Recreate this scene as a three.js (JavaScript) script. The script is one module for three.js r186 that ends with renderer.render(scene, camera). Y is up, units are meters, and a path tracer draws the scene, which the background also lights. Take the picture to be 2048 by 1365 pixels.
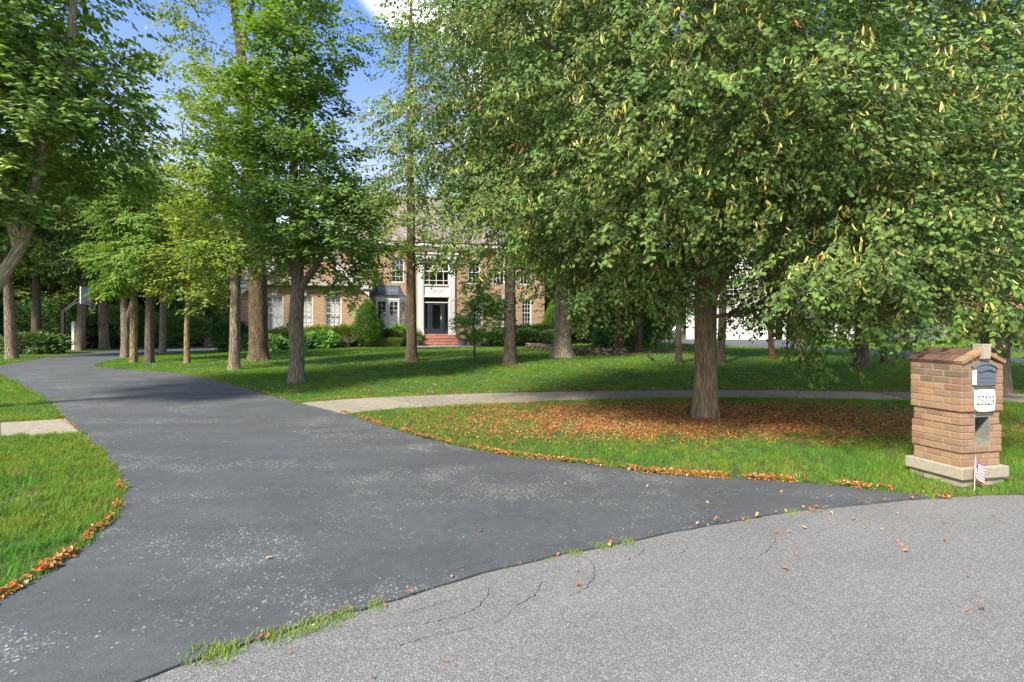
import * as THREE from 'three';
import { mergeGeometries } from 'three/addons/utils/BufferGeometryUtils.js';
import { RoundedBoxGeometry } from 'three/addons/geometries/RoundedBoxGeometry.js';
import { createNoise2D, createNoise3D } from 'simplex-noise';

// ---------------------------------------------------------------- camera, sky, sun, exposure
const scene = new THREE.Scene();
const camera = new THREE.PerspectiveCamera(66.06, 2048 / 1365, 0.1, 1200);
camera.position.set(0, 1.6, 0);
camera.lookAt(0, 1.6, -10);
camera.setViewOffset(2048, 1365, 0, 22.5, 2048, 1365);     // a shifted lens: uprights stay upright
const renderer = new THREE.WebGLRenderer({ antialias: true });
renderer.toneMapping = THREE.LinearToneMapping;
renderer.toneMappingExposure = 3.45;
renderer.shadowMap.enabled = true;
const SUN = new THREE.Vector3(-0.42, 0.70, 0.58).normalize();
const sun = new THREE.DirectionalLight(new THREE.Color(1.0, 0.91, 0.77), 3.0);
sun.position.copy(SUN).multiplyScalar(120).add(new THREE.Vector3(0, 0, -20));
sun.target.position.set(0, 0, -20); scene.add(sun.target);
sun.castShadow = true; sun.shadow.radius = 14; sun.shadow.mapSize.set(4096, 4096);
Object.assign(sun.shadow.camera, { left: -60, right: 60, top: 60, bottom: -60, near: 1, far: 300 });
scene.add(sun);

function rngOf(seed) { let a = seed >>> 0; return () => { a = (a + 0x6d2b79f5) | 0; let t = Math.imul(a ^ (a >>> 15), 1 | a); t = (t + Math.imul(t ^ (t >>> 7), 61 | t)) ^ t; return ((t ^ (t >>> 14)) >>> 0) / 4294967296; }; }
const rnd0 = rngOf(7);
const N2 = createNoise2D(rngOf(11)), N3 = createNoise3D(rngOf(12));
const fbm = (x, y, o = 4) => { let s = 0, a = 0.5, f = 1; for (let i = 0; i < o; i++) { s += a * N2(x * f + i * 17.3, y * f - i * 9.1); a *= 0.5; f *= 2.03; } return s; };
const clamp = (x, a = 0, b = 1) => Math.min(b, Math.max(a, x));
const sstep = (a, b, x) => { const t = clamp((x - a) / (b - a)); return t * t * (3 - 2 * t); };
const lerp = (a, b, t) => a + (b - a) * t;
{
  // clear summer sky, paler towards the horizon, with scattered fair-weather cloud all round
  const W = 1024, H = 512, data = new Float32Array(W * H * 4);
  for (let j = 0; j < H; j++) {
    const el = ((j + 0.5) / H - 0.5) * Math.PI, y = Math.sin(el);
    for (let i = 0; i < W; i++) {
      const az = ((i + 0.5) / W - 0.5) * 2 * Math.PI, cx = Math.cos(el) * Math.cos(az), cz = Math.cos(el) * Math.sin(az);
      const k = Math.pow(clamp(1 - y), 5.0);
      let r = lerp(0.036, 0.92, k), g = lerp(0.102, 0.92, k), b = lerp(0.295, 0.89, k);
      const q = 1 / (Math.max(y, 0) + 0.22);
      const n = 0.5 + 0.5 * (N3(cx * q * 1.1, 54.3, cz * q * 1.1) * 0.55 + N3(cx * q * 2.3, 59.1, cz * q * 2.3) * 0.28 + N3(cx * q * 5, 52.7, cz * q * 5) * 0.17);
      const c = sstep(0.545, 0.75, n) * sstep(0.0, 0.12, y);
      r = lerp(r, 0.84, c); g = lerp(g, 0.83, c); b = lerp(b, 0.81, c);
      if (y < 0) { r = 0.16; g = 0.2; b = 0.14; }
      const p = (j * W + i) * 4; data[p] = r; data[p + 1] = g; data[p + 2] = b; data[p + 3] = 1;
    }
  }
  const t = new THREE.DataTexture(data, W, H, THREE.RGBAFormat, THREE.FloatType);
  t.mapping = THREE.EquirectangularReflectionMapping; t.magFilter = THREE.LinearFilter; t.minFilter = THREE.LinearFilter; t.wrapS = THREE.RepeatWrapping; t.needsUpdate = true;
  scene.background = t; scene.environment = t;
}

// ---------------------------------------------------------------- helpers
const V = (x, y, z) => new THREE.Vector3(x, y, z);
const used = {};
function numbered(n) { const k = used[n] = (used[n] ?? -1) + 1; return k ? n + '_' + String(k).padStart(3, '0') : n; }
function tag(o, label, category, group, kind) { o.userData.label = label; o.userData.category = category; if (group) o.userData.group = group; if (kind) o.userData.kind = kind; return o; }
function shade(o) { o.castShadow = true; o.receiveShadow = true; return o; }
function thing(name, label, category, pos = [0, 0, 0], turn = 0, group) {
  const o = new THREE.Group(); o.name = numbered(name); o.position.set(...pos); o.rotation.y = turn; scene.add(o);
  return tag(o, label, category, group);
}
function mesh(name, geo, mat, parent, pos, rot) {
  const m = shade(new THREE.Mesh(Array.isArray(geo) ? merge(geo) : geo, mat)); m.name = parent ? name : numbered(name);
  if (pos) m.position.set(...pos); if (rot) m.rotation.set(...rot);
  (parent || scene).add(m); return m;
}
function struct(name, geo, mat) { const m = mesh(name, geo, mat); m.userData.kind = 'structure'; return m; }
function merge(list) {
  const keys = ['position', 'normal', 'uv'];
  const gs = list.map((g) => { g = g.index ? g.toNonIndexed() : g; for (const k of Object.keys(g.attributes)) if (!keys.includes(k) && !(k === 'color' && list.every((q) => q.attributes.color))) g.deleteAttribute(k); return g; });
  return mergeGeometries(gs);
}
// a box by its low corner and high corner, uv in metres
function box(x0, y0, z0, x1, y1, z1) {
  const w = x1 - x0, h = y1 - y0, d = z1 - z0, g = new THREE.BoxGeometry(w, h, d); g.translate((x0 + x1) / 2, (y0 + y1) / 2, (z0 + z1) / 2);
  const p = g.attributes.position, n = g.attributes.normal, u = g.attributes.uv;
  for (let i = 0; i < p.count; i++) { const X = p.getX(i), Y = p.getY(i), Z = p.getZ(i); if (Math.abs(n.getX(i)) > 0.5) u.setXY(i, Z, Y); else if (Math.abs(n.getY(i)) > 0.5) u.setXY(i, X, Z); else u.setXY(i, X, Y); }
  return g;
}
function tube(pts, rads, sides = 6, bump) {
  const n = pts.length, pos = [], uv = [], idx = [];
  let nx = V(1, 0, 0.01), L = 0; const t = V(0, 0, 0), b = V(0, 0, 0), q = V(0, 0, 0);
  for (let i = 0; i < n; i++) {
    t.subVectors(pts[Math.min(i + 1, n - 1)], pts[Math.max(i - 1, 0)]).normalize();
    nx.addScaledVector(t, -nx.dot(t)); if (nx.lengthSq() < 1e-6) nx.set(t.y, -t.x, 0.1); nx.normalize(); b.crossVectors(t, nx);
    if (i) L += pts[i].distanceTo(pts[i - 1]);
    for (let j = 0; j <= sides; j++) {
      const a = j / sides * Math.PI * 2, r = rads[i] * (bump ? bump(j % sides / sides * Math.PI * 2, L) : 1);
      q.copy(pts[i]).addScaledVector(nx, Math.cos(a) * r).addScaledVector(b, Math.sin(a) * r); pos.push(q.x, q.y, q.z);
      uv.push(j / sides * Math.max(1, Math.round(rads[0] * 6.28 * 2)) / 2, L);
    }
  }
  for (let i = 0; i < n - 1; i++) for (let j = 0; j < sides; j++) { const a = i * (sides + 1) + j, c = a + sides + 1; idx.push(a, a + 1, c, a + 1, c + 1, c); }
  const g = new THREE.BufferGeometry(); g.setAttribute('position', new THREE.Float32BufferAttribute(pos, 3)); g.setAttribute('uv', new THREE.Float32BufferAttribute(uv, 2)); g.setIndex(idx); g.computeVertexNormals(); return g;
}
const rod = (a, b, r, s = 8) => tube([V(...a), V(...b)], [r, r], s);
const blank = (n, f) => Array.from({ length: n }, (_, i) => f(i));
function insidePoly(p, x, y) { let c = false; for (let i = 0, j = p.length - 1; i < p.length; j = i++) { const a = p[i], b = p[j]; if ((a[1] > y) !== (b[1] > y) && x < (b[0] - a[0]) * (y - a[1]) / (b[1] - a[1]) + a[0]) c = !c; } return c; }
function smooth(pts, n) { const c = new THREE.CatmullRomCurve3(pts.map(([x, d]) => V(x, 0, d)), false, 'centripetal'); return c.getPoints(n).map((p) => [p.x, p.z]); }

// textures -------------------------------------------------------
function dataTex(W, H, f, srgb = true, rep = [1, 1], wrap = THREE.RepeatWrapping) {
  const d = new Uint8Array(W * H * 4), o = [0, 0, 0];
  for (let j = 0; j < H; j++) for (let i = 0; i < W; i++) { f(i, j, o); const p = (j * W + i) * 4; for (let k = 0; k < 3; k++) d[p + k] = clamp(o[k], 0, 255); d[p + 3] = 255; }
  return texFrom(d, W, H, srgb, rep, wrap);
}
function texFrom(d, W, H, srgb, rep, wrap = THREE.RepeatWrapping) {
  const t = new THREE.DataTexture(d, W, H); t.magFilter = THREE.LinearFilter; t.minFilter = THREE.LinearMipmapLinearFilter; t.wrapS = t.wrapT = wrap; t.repeat.set(...rep);
  if (srgb) t.colorSpace = THREE.SRGBColorSpace; t.needsUpdate = true; return t;
}
const MAT = (o) => new THREE.MeshStandardMaterial(o);
const lin = (r, g, b) => new THREE.Color().setRGB(r, g, b);
// stone-chip asphalt: chips splatted on a dark binder
function chipTex(S, n, base, tones, rmin, rmax, seed, mask) {
  const r = rngOf(seed), col = new Float32Array(S * S * 3), hgt = new Float32Array(S * S);
  for (let i = 0; i < S * S; i++) { const v = base * (0.85 + 0.3 * r()); col[i * 3] = v; col[i * 3 + 1] = v; col[i * 3 + 2] = v * 1.02; hgt[i] = 60 * r(); }
  for (let k = 0; k < n; k++) {
    const cx = r() * S, cy = r() * S; if (mask && r() > mask(cx / S, cy / S)) continue;
    const tone = tones(r), a = lerp(rmin, rmax, r() ** 2), b = a * lerp(0.5, 1, r()), th = r() * 3.14, cs = Math.cos(th), sn = Math.sin(th), R = Math.ceil(a);
    for (let y = -R; y <= R; y++) for (let x = -R; x <= R; x++) {
      const u = (x * cs + y * sn) / a, v = (-x * sn + y * cs) / b; if (u * u + v * v > 1) continue;
      const p = ((Math.floor(cy) + y + S) % S) * S + (Math.floor(cx) + x + S) % S; col[p * 3] = tone[0]; col[p * 3 + 1] = tone[1]; col[p * 3 + 2] = tone[2]; hgt[p] = 130 + 120 * r();
    }
  }
  const d = new Uint8Array(S * S * 4), e = new Uint8Array(S * S * 4);
  for (let i = 0; i < S * S; i++) { for (let k = 0; k < 3; k++) { d[i * 4 + k] = clamp(col[i * 3 + k], 0, 255); e[i * 4 + k] = hgt[i]; } d[i * 4 + 3] = e[i * 4 + 3] = 255; }
  return [d, e];
}
let td = chipTex(1024, 240000, 88, (r) => { const v = 92 + 76 * r() ** 1.6; return [v * 0.975, v * 0.975, v * (0.935 + 0.05 * r())]; }, 0.8, 2.3, 21);
const roadMap = texFrom(td[0], 1024, 1024, true, [0.62, 0.62]), roadBump = texFrom(td[1], 1024, 1024, false, [0.62, 0.62]);
const M = {};
M.road = MAT({ map: roadMap, bumpMap: roadBump, bumpScale: 0.002, roughness: 0.92, vertexColors: true });
const wear = (u, v) => { const x = u * 9, y = v * 9; return clamp(sstep(-0.22, 0.38, fbm(x * 0.28 + 3, y * 0.62, 4)) * 1.0 * sstep(-0.4, 0.3, fbm(x * 1.7, y * 1.7 + 9, 3)) + 0.02); };
td = chipTex(2048, 460000, 62, (r) => { const v = 80 + 62 * r(); return [v, v * 0.97, v * 0.9]; }, 0.6, 1.6, 22, wear);
for (let i = 0; i < 2048 * 2048; i++) { const x = i % 2048 / 2048 * 9, y = Math.floor(i / 2048) / 2048 * 9, m = 1.06 + 0.13 * fbm(x * 0.5, y * 1.1 + 4, 5) + 0.08 * fbm(x * 6, y * 6, 2); td[0][i * 4] *= m * 1.07; td[0][i * 4 + 1] *= m * 1.12; td[0][i * 4 + 2] *= m * 1.13; }
const dm = texFrom(td[0], 2048, 2048, true, [1 / 9, 1 / 9], THREE.MirroredRepeatWrapping), dbm = texFrom(td[1], 2048, 2048, false, [1 / 9, 1 / 9], THREE.MirroredRepeatWrapping);
M.drive = MAT({ map: dm, bumpMap: dbm, bumpScale: 0.0025, roughness: 0.8 });
const grain = dataTex(512, 512, (i, j, o) => { const v = 200 + 26 * fbm(i * 0.02, j * 0.02, 4) + 40 * (rnd0() - 0.5) + 18 * fbm(i * 0.2, j * 0.2, 2); o[0] = v; o[1] = v * 0.985; o[2] = v * 0.95; }, true, [0.5, 0.5]);
const grainBump = dataTex(512, 512, (i, j, o) => { o[0] = o[1] = o[2] = 128 + 60 * fbm(i * 0.15, j * 0.15, 3) + 60 * (rnd0() - 0.5); }, false, [0.5, 0.5]);
M.concrete = MAT({ color: lin(0.5, 0.46, 0.38), map: grain, bumpMap: grainBump, bumpScale: 0.002, roughness: 0.92 });
M.ground = MAT({ vertexColors: true, map: dataTex(1024, 1024, (i, j, o) => { const v = 165 + 60 * fbm(i * 0.03, j * 0.03, 3) + 90 * (rnd0() - 0.5) + 30 * fbm(i * 0.3, j * 0.3, 2); o[0] = v * 1.02; o[1] = v; o[2] = v * 0.85; }, true, [0.6, 0.6]), bumpMap: grainBump, bumpScale: 0.02, roughness: 1 });
function barkTex(seed, ridge, lo, hi) {
  const W = 256, H = 512, hA = new Float32Array(W * H), r = rngOf(seed);
  for (let j = 0; j < H; j++) for (let i = 0; i < W; i++) {
    const a = i / W * 6.2832, X = Math.cos(a) * ridge, Z = Math.sin(a) * ridge, y = j / H * 2;
    const c = Math.abs(N3(X + 0.35 * N3(X, y * 2.5, Z), y * 2.2 + seed, Z)) + 0.4 * Math.abs(N3(X * 2.4, y * 6, Z * 2.4 + 5)); hA[j * W + i] = clamp(c * 1.25) * 0.8 + 0.2 * r();
  }
  const seam = (j) => sstep(0, 60, Math.min(j, H - 1 - j));
  const col = dataTex(W, H, (i, j, o) => { const h = hA[j * W + i], pt = 0.5 + 0.5 * N3(Math.cos(i / W * 6.28) * 2, j / H * 5, Math.sin(i / W * 6.28) * 2 + seed), li = sstep(0.45, 0.8, N3(Math.cos(i / W * 6.28) * 3.5, j / H * 9, Math.sin(i / W * 6.28) * 3.5 - seed)); for (let k = 0; k < 3; k++) o[k] = lerp(lerp(lo[k], hi[k], h) * (0.85 + 0.3 * pt), [150, 156, 128][k], li * 0.45); }, true, [1, 0.5]);
  const bmp = dataTex(W, H, (i, j, o) => { o[0] = o[1] = o[2] = 255 * hA[j * W + i]; }, false, [1, 0.5]);
  return MAT({ map: col, bumpMap: bmp, bumpScale: 0.045, roughness: 0.95 });
}
M.barkLinden = barkTex(1, 5, [92, 78, 60], [188, 164, 128]);
M.barkGrey = barkTex(2, 4, [78, 70, 58], [168, 152, 128]);
M.barkBrown = barkTex(3, 6, [62, 51, 40], [140, 119, 92]);
M.barkDark = barkTex(4, 5, [54, 47, 39], [126, 110, 90]);
M.barkPale = barkTex(5, 3, [96, 88, 78], [172, 158, 138]);
M.barkYellow = barkTex(6, 3, [92, 80, 52], [164, 144, 98]);
M.barkLight = barkTex(9, 3, [128, 114, 94], [205, 188, 160]);
M.barkRed = barkTex(8, 5, [66, 46, 34], [146, 104, 76]);
// ---------------------------------------------------------------- terrain, road, driveway, pavement  (d is distance along -z)
function hgt(x, d) { return (0.55 * sstep(6, 30, d) + Math.max(0, Math.min(d, 90) - 30) * 0.012) * (0.35 + 0.65 * sstep(-20, -9, x)); }
const roadEdge = smooth([[-4.2, -1.2], [-2.9, 0.9], [-2.35, 1.65], [-1.79, 2.28], [-1.52, 2.52], [-1.05, 2.86], [-0.66, 3.1], [-0.08, 3.48], [0.84, 3.92], [1.75, 4.32], [2.79, 4.68], [4.15, 4.98], [4.93, 5.06], [7.5, 5.0], [11, 4.2], [16, 2]], 90);
const driveRight = smooth([[4.14, 4.975], [3.41, 5.3], [2.53, 5.58], [1.73, 5.76], [0.81, 6.24], [-0.15, 6.68], [-1.26, 7.62], [-2.18, 8.66], [-3.08, 9.68], [-4.42, 10.94], [-5.55, 12.04], [-7.25, 13.74], [-9.26, 15.58], [-11.24, 17.0], [-13.39, 18.16], [-16.1, 20.3], [-17.7, 22.7], [-19.19, 25.7], [-19.91, 28.48], [-20.21, 31.96], [-19.71, 35.44], [-18.2, 38.8], [-16, 41.5], [-14, 47]], 110);
const driveLeft = smooth([[-5.2, -1.0], [-3.9, 0.6], [-3.2, 1.7], [-3.05, 2.5], [-3.02, 3.1], [-3.04, 3.36], [-3.11, 3.74], [-3.38, 4.44], [-3.76, 5.1], [-4.1, 5.52], [-5.09, 6.6], [-6.51, 7.96], [-7.82, 9.18], [-9.8, 11.14], [-13.29, 14.18], [-16.85, 17.28], [-18.9, 19.1], [-20.6, 21.12], [-22.33, 24.32], [-24.2, 27.5], [-25.69, 31.96], [-25.58, 37.1], [-23.33, 41.94], [-18.5, 48]], 110);
// ragged edges, as rolled asphalt has
const rag = (l, s, amp) => l.map(([x, d], i) => [x + amp * fbm(i * 0.9, s, 3), d + amp * fbm(i * 0.9, s + 20, 3)]);
const dR = rag(driveRight, 1, 0.05), dL = rag(driveLeft, 5, 0.05);
const rE = rag(roadEdge, 9, 0.025);
const roadPart = rE.filter(([x]) => x < 4.16 && x > -4.4);
const roadPoly = [...rE, [40, -10], [40, -45], [-40, -45], [-25, -12]];
const drivePoly = [...dR, ...dL.slice().reverse(), ...roadPart.map(([x, d]) => [x - 0.012, d + 0.016])];
const walkNear = smooth([[-3.08, 9.68], [-2.21, 10.30], [-0.25, 10.94], [1.92, 11.46], [4.74, 11.68], [8.54, 11.34], [10.79, 11.06], [18, 9.4]], 40);
const walkFar = smooth([[-4.42, 10.94], [-3.54, 11.46], [-1.99, 11.98], [-0.28, 12.36], [2.11, 12.65], [5.18, 12.8], [9.37, 12.5], [11.9, 12.2], [20, 10.4]], 40);
const walkPoly = [...walkNear, ...walkFar.slice().reverse()];
const walkLeftPoly = [[-7.82, 9.2], [-6.56, 7.99], [-7.59, 7.78], [-9.5, 6.4], [-12, 4.2], [-13, 5.2], [-10.3, 7.6], [-8.6, 8.82]];
const nDrivePoly = [...smooth([[21, 17], [17.6, 22.4], [15.2, 28.3], [13.0, 34.3], [9.2, 39.2], [8.5, 43], [10, 46.5]], 30), ...smooth([[24, 46.5], [22, 41], [20, 36.5], [17.9, 30.2], [20.2, 23.6], [24, 17]], 30)];
const HX = -16.06, HD = 31, HA = 12 * Math.PI / 180, HY = 0.55;               // the brick house: front left corner of its wing
const toHouse = (x, d) => { const a = x - HX, b = d - HD; return [a * Math.cos(HA) + b * Math.sin(HA), -a * Math.sin(HA) + b * Math.cos(HA)]; };
const fromHouse = (u, w) => [HX + u * Math.cos(HA) - w * Math.sin(HA), HD + u * Math.sin(HA) + w * Math.cos(HA)];
const inHouse = (x, d, m = 0) => { const [u, w] = toHouse(x, d); return (u > -m && u < 7.3 + m && w > -m && w < 6.5) || (u > 5 && u < 19.1 + m && w > 1.5 - m && w < 12); };
const paved = (x, d) => insidePoly(roadPoly, x, d) || insidePoly(drivePoly, x, d) || insidePoly(walkPoly, x, d) || insidePoly(walkLeftPoly, x, d) || insidePoly(nDrivePoly, x, d);
// bare soil where the photograph shows it: under the linden, and behind the mailbox
const bare = (x, d) => { const n = 0.55 * fbm(x * 0.9, d * 0.9, 4); const a = Math.exp(-(((x - 1.3) / 1.6) ** 2 + ((d - 8.6) / 0.9) ** 2)), b = Math.exp(-(((x - 7.4) / 1.7) ** 2 + ((d - 9.4) / 1.1) ** 2)), c = 0.7 * Math.exp(-(((x - 3.4) / 0.8) ** 2 + ((d - 9.2) / 0.6) ** 2)), e = 0.55 * Math.exp(-(((x + 4.7) / 0.5) ** 2 + ((d - 5.3) / 0.5) ** 2)); return clamp((a + b + c + e) * 1.15 + n - 0.25); };
{
  const xs = [-500, -300, -180, -110, -80, -60, -50], ds = [-300, -120, -60, -30, -15, -8, -4];
  for (let x = -44; x < 30; x += 0.45) xs.push(x); xs.push(30, 34, 40, 48, 60, 80, 110, 180, 300, 500);
  for (let d = -2; d < 52; d += 0.45) ds.push(d); ds.push(52, 56, 62, 70, 80, 95, 120, 180, 300, 700);
  const pos = [], uv = [], col = [], idx = [], w = xs.length;
  for (const d of ds) for (const x of xs) {
    const under = insidePoly(roadPoly, x, d) || insidePoly(drivePoly, x, d) ;
    pos.push(x, hgt(x, d) - (under ? 0.035 : 0), -d); uv.push(x, d);
    const n = fbm(x * 0.22, d * 0.22, 4), m = fbm(x * 0.9 + 40, d * 0.9, 3), b = bare(x, d);
    let c = [0.095 + 0.03 * n + 0.02 * m, 0.165 + 0.03 * n + 0.025 * m, 0.030];
    c = [lerp(c[0], 0.34, b), lerp(c[1], 0.215, b), lerp(c[2], 0.14, b)];
    const lit = Math.exp(-(((x - 3.3) / 4.4) ** 4 + ((d - 9.3) / 1.8) ** 4)) * sstep(-0.35, 0.25, fbm(x * 1.3 + 11, d * 1.3, 4));   // trodden soil and crumbled leaves round the linden
    c = [lerp(c[0], 0.30, lit * 0.75), lerp(c[1], 0.145, lit * 0.75), lerp(c[2], 0.065, lit * 0.75)];
    if (under) c = [0.05, 0.043, 0.033];
    col.push(...c);
  }
  for (let j = 0; j < ds.length - 1; j++) for (let i = 0; i < w - 1; i++) { const a = j * w + i; idx.push(a, a + 1, a + w, a + 1, a + w + 1, a + w); }
  const g = new THREE.BufferGeometry(); g.setAttribute('position', new THREE.Float32BufferAttribute(pos, 3)); g.setAttribute('uv', new THREE.Float32BufferAttribute(uv, 2)); g.setAttribute('color', new THREE.Float32BufferAttribute(col, 3)); g.setIndex(idx); g.computeVertexNormals();
  struct('ground', g, M.ground);
}
// a flat polygon laid on the terrain, cut fine enough to follow it, with a skirt round its edge
function sheet(poly, holes, lift, step, skirt, colour) {
  const sh = poly.map(([x, d]) => new THREE.Vector2(x, d)); if (THREE.ShapeUtils.isClockWise(sh)) sh.reverse();
  const hs = holes.map((h) => { const q = h.map(([x, d]) => new THREE.Vector2(x, d)); if (!THREE.ShapeUtils.isClockWise(q)) q.reverse(); return q; });
  const pts = [...sh, ...hs.flat()], tris = THREE.ShapeUtils.triangulateShape(sh, hs);
  const pos = [], uv = [], col = [];
  const put = (p, dy = 0) => { pos.push(p.x, hgt(p.x, p.y) + lift + dy, -p.y); uv.push(p.x, p.y); if (colour) col.push(...colour(p.x, p.y)); };
  const cut = (a, b, c, k) => {
    const ab = a.distanceTo(b), bc = b.distanceTo(c), ca = c.distanceTo(a), m = Math.max(ab, bc, ca);
    if (m > step && k < 16 && Math.min(Math.abs(a.x), Math.abs(b.x)) < 60) { const mid = (p, q) => p.clone().add(q).multiplyScalar(0.5); if (m === ab) { const e = mid(a, b); cut(a, e, c, k + 1); cut(e, b, c, k + 1); } else if (m === bc) { const e = mid(b, c); cut(a, b, e, k + 1); cut(a, e, c, k + 1); } else { const e = mid(c, a); cut(a, b, e, k + 1); cut(e, b, c, k + 1); } return; }
    put(a); put(b); put(c);
  };
  for (const [a, b, c] of tris) cut(pts[a], pts[b], pts[c], 0);
  for (const ring of [sh, ...hs]) for (let i = 0; i < ring.length; i++) { const a = ring[i], b = ring[(i + 1) % ring.length]; put(a); put(a, -skirt); put(b); put(b); put(a, -skirt); put(b, -skirt); }
  const g = new THREE.BufferGeometry(); g.setAttribute('position', new THREE.Float32BufferAttribute(pos, 3)); g.setAttribute('uv', new THREE.Float32BufferAttribute(uv, 2)); if (colour) g.setAttribute('color', new THREE.Float32BufferAttribute(col, 3)); g.computeVertexNormals(); return g;
}
function crack(pts, w, seed) {
  const r = rngOf(seed), l = smooth(pts, pts.length * 9).map(([x, d]) => [x + 0.018 * (r() - 0.5), d + 0.018 * (r() - 0.5)]), L = [], R = [];
  l.forEach((p, i) => { const a = l[Math.max(0, i - 1)], b = l[Math.min(l.length - 1, i + 1)], k = Math.hypot(b[0] - a[0], b[1] - a[1]), nx = -(b[1] - a[1]) / k, ny = (b[0] - a[0]) / k, h = w * (0.35 + 0.65 * r()) * Math.sin(Math.PI * clamp((i + 0.4) / l.length)) ** 0.5 * 0.5 + 0.0006; L.push([p[0] + nx * h, p[1] + ny * h]); R.push([p[0] - nx * h, p[1] - ny * h]); });
  return [...L, ...R.reverse()];
}
const roadCracks = [
  crack([[-0.91, 2.62], [-0.61, 2.63], [-0.5, 2.69], [-0.33, 2.76], [-0.17, 2.82]], 0.0074, 1), crack([[-0.84, 2.85], [-0.63, 2.82], [-0.48, 2.85], [-0.26, 2.95], [-0.17, 3.07], [-0.13, 3.26]], 0.0087, 2),
  crack([[0.02, 3.03], [0.14, 3.16], [0.19, 3.33]], 0.0099, 3), crack([[0.55, 3.64], [0.54, 3.43], [0.45, 3.23], [0.32, 3.13]], 0.0074, 4), crack([[2.08, 4.2], [1.98, 3.95], [1.76, 3.72], [1.47, 3.61]], 0.0062, 5),
  crack([[-0.2, 3.2], [-0.42, 3.05], [-0.6, 2.95]], 0.0074, 6), crack([[0.98, 3.83], [0.88, 3.69], [0.63, 3.57]], 0.0062, 7), crack([[0.0, 2.98], [-0.06, 2.88], [-0.1, 2.84]], 0.0074, 8), crack([[1.3, 3.98], [1.26, 3.8], [1.05, 3.66]], 0.0050, 9),
];
struct('road', sheet(roadPoly, roadCracks, 0.006, 0.7, 0.035, (x, d) => { const v = 1 + 0.16 * fbm(x * 0.35, d * 0.35, 3) + 0.16 * fbm(x * 1.4 + 7, d * 1.4, 3); return [v, v, v * 0.985]; }), M.road);
const dCracks = [crack([[-0.42, 3.42], [-0.35, 3.5], [-0.2, 3.58], [-0.12, 3.62]], 0.007, 15), crack([[0.1, 3.8], [0.3, 3.87], [0.55, 3.93]], 0.005, 16), crack([[1.3, 4.26], [1.6, 4.37], [1.95, 4.5]], 0.005, 17)];
struct('driveway', sheet(drivePoly, dCracks, 0.010, 0.9, 0.04), M.drive);
{
  // pavement slabs, each a piece of its own with a joint round it
  const slab = (poly) => sheet(poly, [], 0.018, 0.5, 0.05), n = 11, at = (l, t) => { const k = t * (l.length - 1), i = Math.min(l.length - 2, Math.floor(k)), f = k - i; return [lerp(l[i][0], l[i + 1][0], f), lerp(l[i][1], l[i + 1][1], f)]; };
  const walk = new THREE.Group(); walk.name = 'pavement'; walk.userData.kind = 'structure'; scene.add(walk);
  const tones = [[0.40, 0.365, 0.30], [0.36, 0.335, 0.285], [0.44, 0.40, 0.33]].map((c) => { const m = M.concrete.clone(); m.color = lin(...c); return m; });
  for (let i = 0; i < n; i++) { const a = i / n + 0.0016, b = (i + 1) / n - 0.0016, m = (a + b) / 2; mesh('slab', slab([at(walkNear, a), at(walkNear, m), at(walkNear, b), at(walkFar, b), at(walkFar, m), at(walkFar, a)]), tones[(i * 2) % 3], walk); }
  const left = new THREE.Group(); left.name = 'pavement_001'; left.userData.kind = 'structure'; scene.add(left);
  mesh('slab', slab([[-7.80, 9.17], [-6.58, 7.99], [-7.59, 7.79], [-8.6, 8.82]]), tones[2], left); mesh('slab', slab([[-8.63, 8.79], [-7.61, 7.77], [-8.9, 6.85], [-9.8, 8.0]]), tones[0], left);
}
struct('side_driveway', sheet(nDrivePoly, [], 0.02, 1.5, 0.05), M.drive);
M.mulch = MAT({ color: lin(0.20, 0.115, 0.07), map: grain, bumpMap: grainBump, bumpScale: 0.03, roughness: 1 });
struct('mulch_bed', sheet([[4.4, 24.6], [6.2, 23.9], [8.6, 24.6], [9.6, 26.4], [8.2, 28.6], [4.8, 28.8], [3.8, 26.6]], [], 0.025, 0.8, 0.05), M.mulch);
const GY = (x, d) => hgt(x, d);
// ---------------------------------------------------------------- the brick house
function brickTex(seed, a, b, mortar) {
  // courses 75 mm, bricks 200 mm: 1.2 m wide, 0.6 m tall per repeat; too far off to tell the bricks apart
  const W = 768, H = 384, r = rngOf(seed), tones = blank(8 * 6, () => { const t = r(); return a.map((v, k) => lerp(v, b[k], t) * (0.86 + 0.28 * r())); });
  const cell = (i, j) => { const y = j / H * 8, row = Math.floor(y), x = i / W * 6 + (row % 2 ? 0.5 : 0), c = Math.floor(x) % 6, fx = x % 1, fy = y % 1, m = fx < 0.05 || fy < 0.13; return [m, tones[row * 6 + c]]; };
  const col = dataTex(W, H, (i, j, o) => { const [m, t] = cell(i, j), s = m ? mortar : t, k = 0.9 + 0.2 * rnd0(); for (let q = 0; q < 3; q++) o[q] = s[q] * k; }, true, [1 / 1.2, 1 / 0.6]);
  const bmp = dataTex(W / 2, H / 2, (i, j, o) => { o[0] = o[1] = o[2] = cell(i * 2, j * 2)[0] ? 40 : 200 + 50 * rnd0(); }, false, [1 / 1.2, 1 / 0.6]);
  return MAT({ map: col, bumpMap: bmp, bumpScale: 0.006, roughness: 0.9 });
}
M.brick = brickTex(31, [168, 140, 106], [150, 116, 86], [164, 152, 132]);
M.brickRed = brickTex(32, [176, 104, 80], [150, 82, 64], [196, 176, 156]);
M.white = MAT({ color: lin(0.60, 0.59, 0.56), roughness: 0.55 });
M.trimGrey = MAT({ color: lin(0.62, 0.64, 0.62), roughness: 0.6 });
M.stone = MAT({ color: lin(0.74, 0.71, 0.64), map: grain, roughness: 0.85 });
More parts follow.
